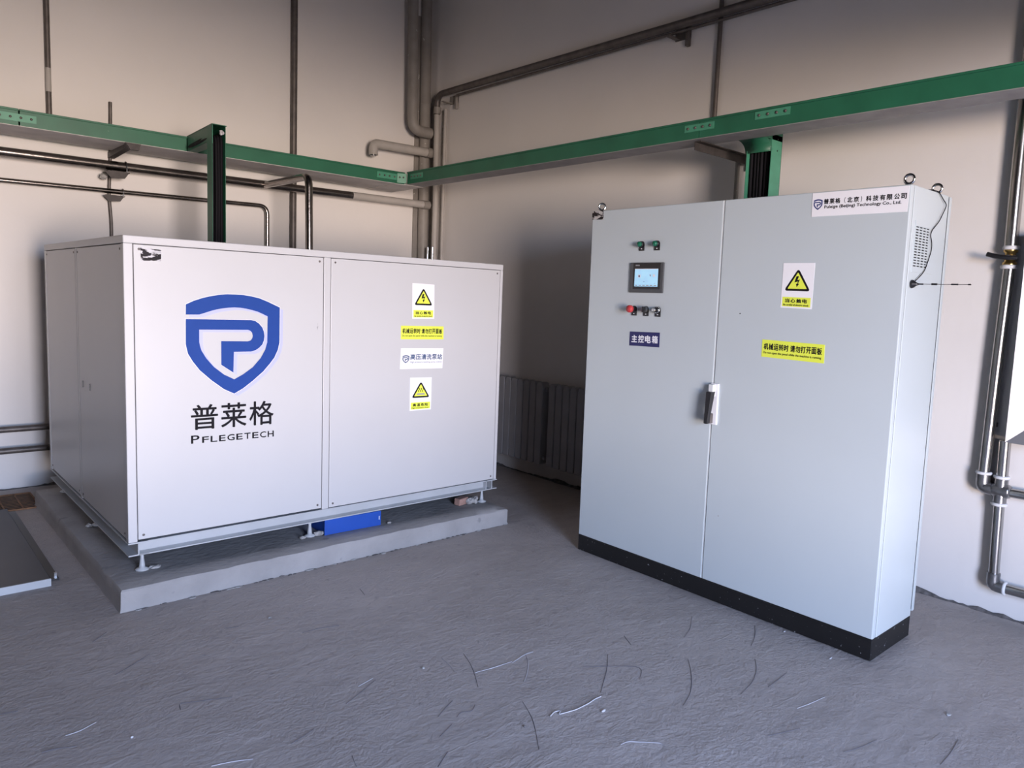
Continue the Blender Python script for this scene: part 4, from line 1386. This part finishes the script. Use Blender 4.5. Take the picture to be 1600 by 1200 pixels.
q.lathe([(0.028, -0.04), (0.033, -0.03), (0.033, 0.03), (0.028, 0.04)], w((XP, -4.9215, 0.608)), (0, -1, 0), 'cast_iron')
q.build('cross_fitting', wp)
for z in (0.672, 0.543):
    MB().lathe([(0.033, -0.007), (0.036, 0), (0.033, 0.007)], w((XP, -4.9195, z)), (0, 0, 1), 'tape_white').build('thread_tape', wp, 'white thread tape')
MB().tube([w((XP, -4.9165, 0.845)), w((XP, -4.9195, 0.66))], 0.0255, 'steel_bright').build('pipe', wp)
MB().tube([w((XP, -4.9195, 0.55)), w((XP, -4.9285, 0.20))], 0.0235, 'steel_bright').build('pipe', wp)
MB().tube([w(p) for p in bend([(XP, -4.9285, 0.212), (XP, -4.9285, 0.152), (XP, -4.9795, 0.150)], 0.02, 4)], 0.029, 'cast_iron').build('elbow', wp)
MB().lathe([(0.030, -0.007), (0.033, 0), (0.030, 0.007)], w((XP, -4.9795, 0.150)), (0, -1, 0), 'tape_white').build('thread_tape', wp, 'white thread tape')
MB().tube([w((XP, -4.97, 0.150)), w((XP, -6.0, 0.158))], 0.024, 'steel_bright').build('pipe', wp)
for z, d in ((2.0, 0.03), (0.9, 0.02)):
    MB().box(*[c for c in (w((XP, 0, 0))[0], w((-0.0008, 0, 0))[0], w((0, -4.87, 0))[1], w((0, -4.8365, 0))[1], w((0, 0, z))[2], w((0, 0, z + 0.02))[2])], 'steel_dull').build('wall_clip', wp)

hb = thing('steel_box', 'grey metal wall box with a sloping frame and dark glass at the right edge', 'wall box', (0, -5.25, 0.86))
w = W(hb)
BX, Y0, Y1, Z0, Z1 = -0.115, -5.62, -4.936, 0.848, 1.80
boxw(hb, BX + 0.048, -0.0008, Y0, Y1, Z0, Z1, 'machine_beam').build('body', hb, bevel=0.003)
fr = 0.062


def bevel_rail(o, i, m_='cabinet_edge'):
    """four-sided bevelled rail between an outer and inner edge"""
    q = MB()
    (a, b), (c, d) = o
    (e, f), (g, h) = i
    q.hexa([w((BX + 0.048, a, b)), w((BX + 0.048, c, d)), w((BX + 0.048, g, h)), w((BX + 0.048, e, f))],
           [w((BX, a, b)), w((BX, c, d)), w((BX + 0.036, g, h)), w((BX + 0.036, e, f))], m_)
    return q


bevel_rail(((Y1, Z0), (Y1, Z1)), ((Y1 - fr, Z0 + fr), (Y1 - fr, Z1 - fr)), 'box_frame').build('frame_stile', hb)
bevel_rail(((Y0, Z1), (Y0, Z0)), ((Y0 + fr, Z1 - fr), (Y0 + fr, Z0 + fr)), 'box_frame').build('frame_stile', hb)
bevel_rail(((Y0, Z0), (Y1, Z0)), ((Y0 + fr, Z0 + fr), (Y1 - fr, Z0 + fr)), 'box_frame').build('frame_rail', hb)
bevel_rail(((Y1, Z1), (Y0, Z1)), ((Y1 - fr, Z1 - fr), (Y0 + fr, Z1 - fr)), 'box_frame').build('frame_rail', hb)
boxw(hb, BX + 0.040, BX + 0.044, Y0 + fr, Y1 - fr, Z0 + fr, Z1 - fr, 'black_glass').build('glass_pane', hb)
boxw(hb, BX + 0.012, BX + 0.044, Y1 - 0.052, Y1 - 0.040, 1.31, 1.345, 'black_plastic').build('catch', hb, 'black catch')

# ------------------------------------------------------------------ plate and drain grate on the floor at left
fp = thing('steel_plate', 'dark flat steel plate with a bright front edge lying on the floor at far left', 'plate', (-4.3, -1.35, 0))
w = W(fp)
boxw(fp, -5.3, -3.348, -2.008, -0.64, 0.003, 0.034, 'plate_top').build('top_sheet', fp, bevel=0.003)
boxw(fp, -5.3, -3.348, -2.016, -2.009, 0.0, 0.035, 'machine_beam').build('front_edge', fp, 'bright pale front edge')
boxw(fp, -5.26, -3.306, -1.95, -0.62, 0.0, 0.008, 'black_plastic').build('rubber_underlay', fp, 'black underlay')
MB().box(*[c for c in (w((-3.322, 0, 0))[0], w((-3.312, 0, 0))[0], w((0, -1.93, 0))[1], w((0, -1.915, 0))[1], 0.006, 0.028)], 'chrome').build('clip', fp, 'small bright clip')

gr = thing('drain_grate', 'rusty brown steel drain grate in the floor behind the dark plate', 'drain grate', (-3.75, -0.385, 0))
w = W(gr)
G0, G1, H0, H1 = -4.35, -3.175, -0.58, -0.19
boxw(gr, G0, G1, H0, H1, 0.0005, 0.002, 'dark_gap').build('pit_bottom', gr)
for (a, b, c, d) in ((G0, G1, H0 - 0.006, H0 + 0.002), (G0, G1, H1 - 0.002, H1 + 0.006), (G0 - 0.006, G0 + 0.002, H0, H1), (G1 - 0.002, G1 + 0.006, H0, H1)):
    boxw(gr, a, b, c, d, 0.0, 0.010, 'rust').build('frame_bar', gr)
n = 11
for k in range(1, n):
    y = H0 + (H1 - H0) * k / n
    boxw(gr, G0, G1, y - 0.003, y + 0.003, 0.0062, 0.0082, 'rust').build('bearing_bar', gr)
x = G1 - 0.085
while x > G0 + 0.05:
    boxw(gr, x - 0.004, x + 0.004, H0, H1, 0.0075, 0.010, 'rust').build('cross_bar', gr)
    x -= 0.092

# ------------------------------------------------------------------ scraps on the floor
STRIP = [(-2.275, -4.245), (-2.245, -4.233), (-2.221, -4.244), (-2.250, -4.255), (-2.178, -4.272), (-2.113, -4.271), (-2.074, -4.265), (-2.046, -4.267)]
MB().tube([(x, y, 0.0035) for x, y in bend([(a, b, 0) for a, b in STRIP], 0.02, 3) for x, y in [(x, y)]] if False else
          [(p[0], p[1], 0.003) for p in bend([(a, b, 0) for a, b in STRIP], 0.015, 3)], 0.0018, 'scrap_white', 6).build(
    'plastic_strip', None, 'curled white plastic strip lying on the floor in front of the cabinet', 0, 'scrap', None, None, (-2.16, -4.26, 0.0))
CH = [((-2.11, -4.336), (0.014, 0.006, 0.005), 'scrap_white', 'short pale scrap on the floor just right of the curled white strip'),
      ((-2.383, -4.236), (0.008, 0.006, 0.005), 'mortar_dark', 'small dark pebble on the floor left of the curled white strip'),
      ((-2.431, -3.707), (0.009, 0.008, 0.006), 'mortar', 'small grey pebble on the open floor in front of the plinth'),
      ((-3.379, -3.513), (0.006, 0.005, 0.004), 'scrap_white', 'tiny pale crumb on the floor near the lower left of the photo'),
      ((-1.006, -4.404), (0.012, 0.006, 0.003), 'scrap_white', 'flat white chip touching the black cabinet base'),
      ((-1.083, -4.653), (0.013, 0.005, 0.003), 'scrap_white', 'white sliver on the floor in front of the cabinet right corner'),
      ((-2.706, -2.942), (0.012, 0.009, 0.006), 'mortar', 'grey mortar crumb on the floor in front of the plinth'),
      ((-1.154, -5.125), (0.014, 0.010, 0.006), 'mortar', 'grey mortar crumb on the floor at lower right')]
for k, ((x, y), s, mm, lab) in enumerate(CH):
    s = tuple(c * 0.75 for c in s)
    MB().lump((x, y, s[2] * 0.7, 0.0004), s, mm, 40 + k, 1).build('floor_crumb', None, lab, 0, 'debris', None, None, (x, y, 0.0))

# things of one kind share a group
GROUPS = {'mortar_lump': 'mortar lumps on the plinth', 'floor_crumb': 'crumbs on the concrete floor', 'heating_pipe': 'heating pipes low on the left wall',
          'radiator': 'radiators on the right wall', 'cable_tray': 'green cable trays along the walls', 'cable_drop': 'green cable ducts dropping from the trays',
          'pipe_bracket': 'brackets of the upper pipe'}
for o in SC.objects:
    k = o.name.split('.')[0]
    if o.parent is None and k in GROUPS:
        o['group'] = GROUPS[k]
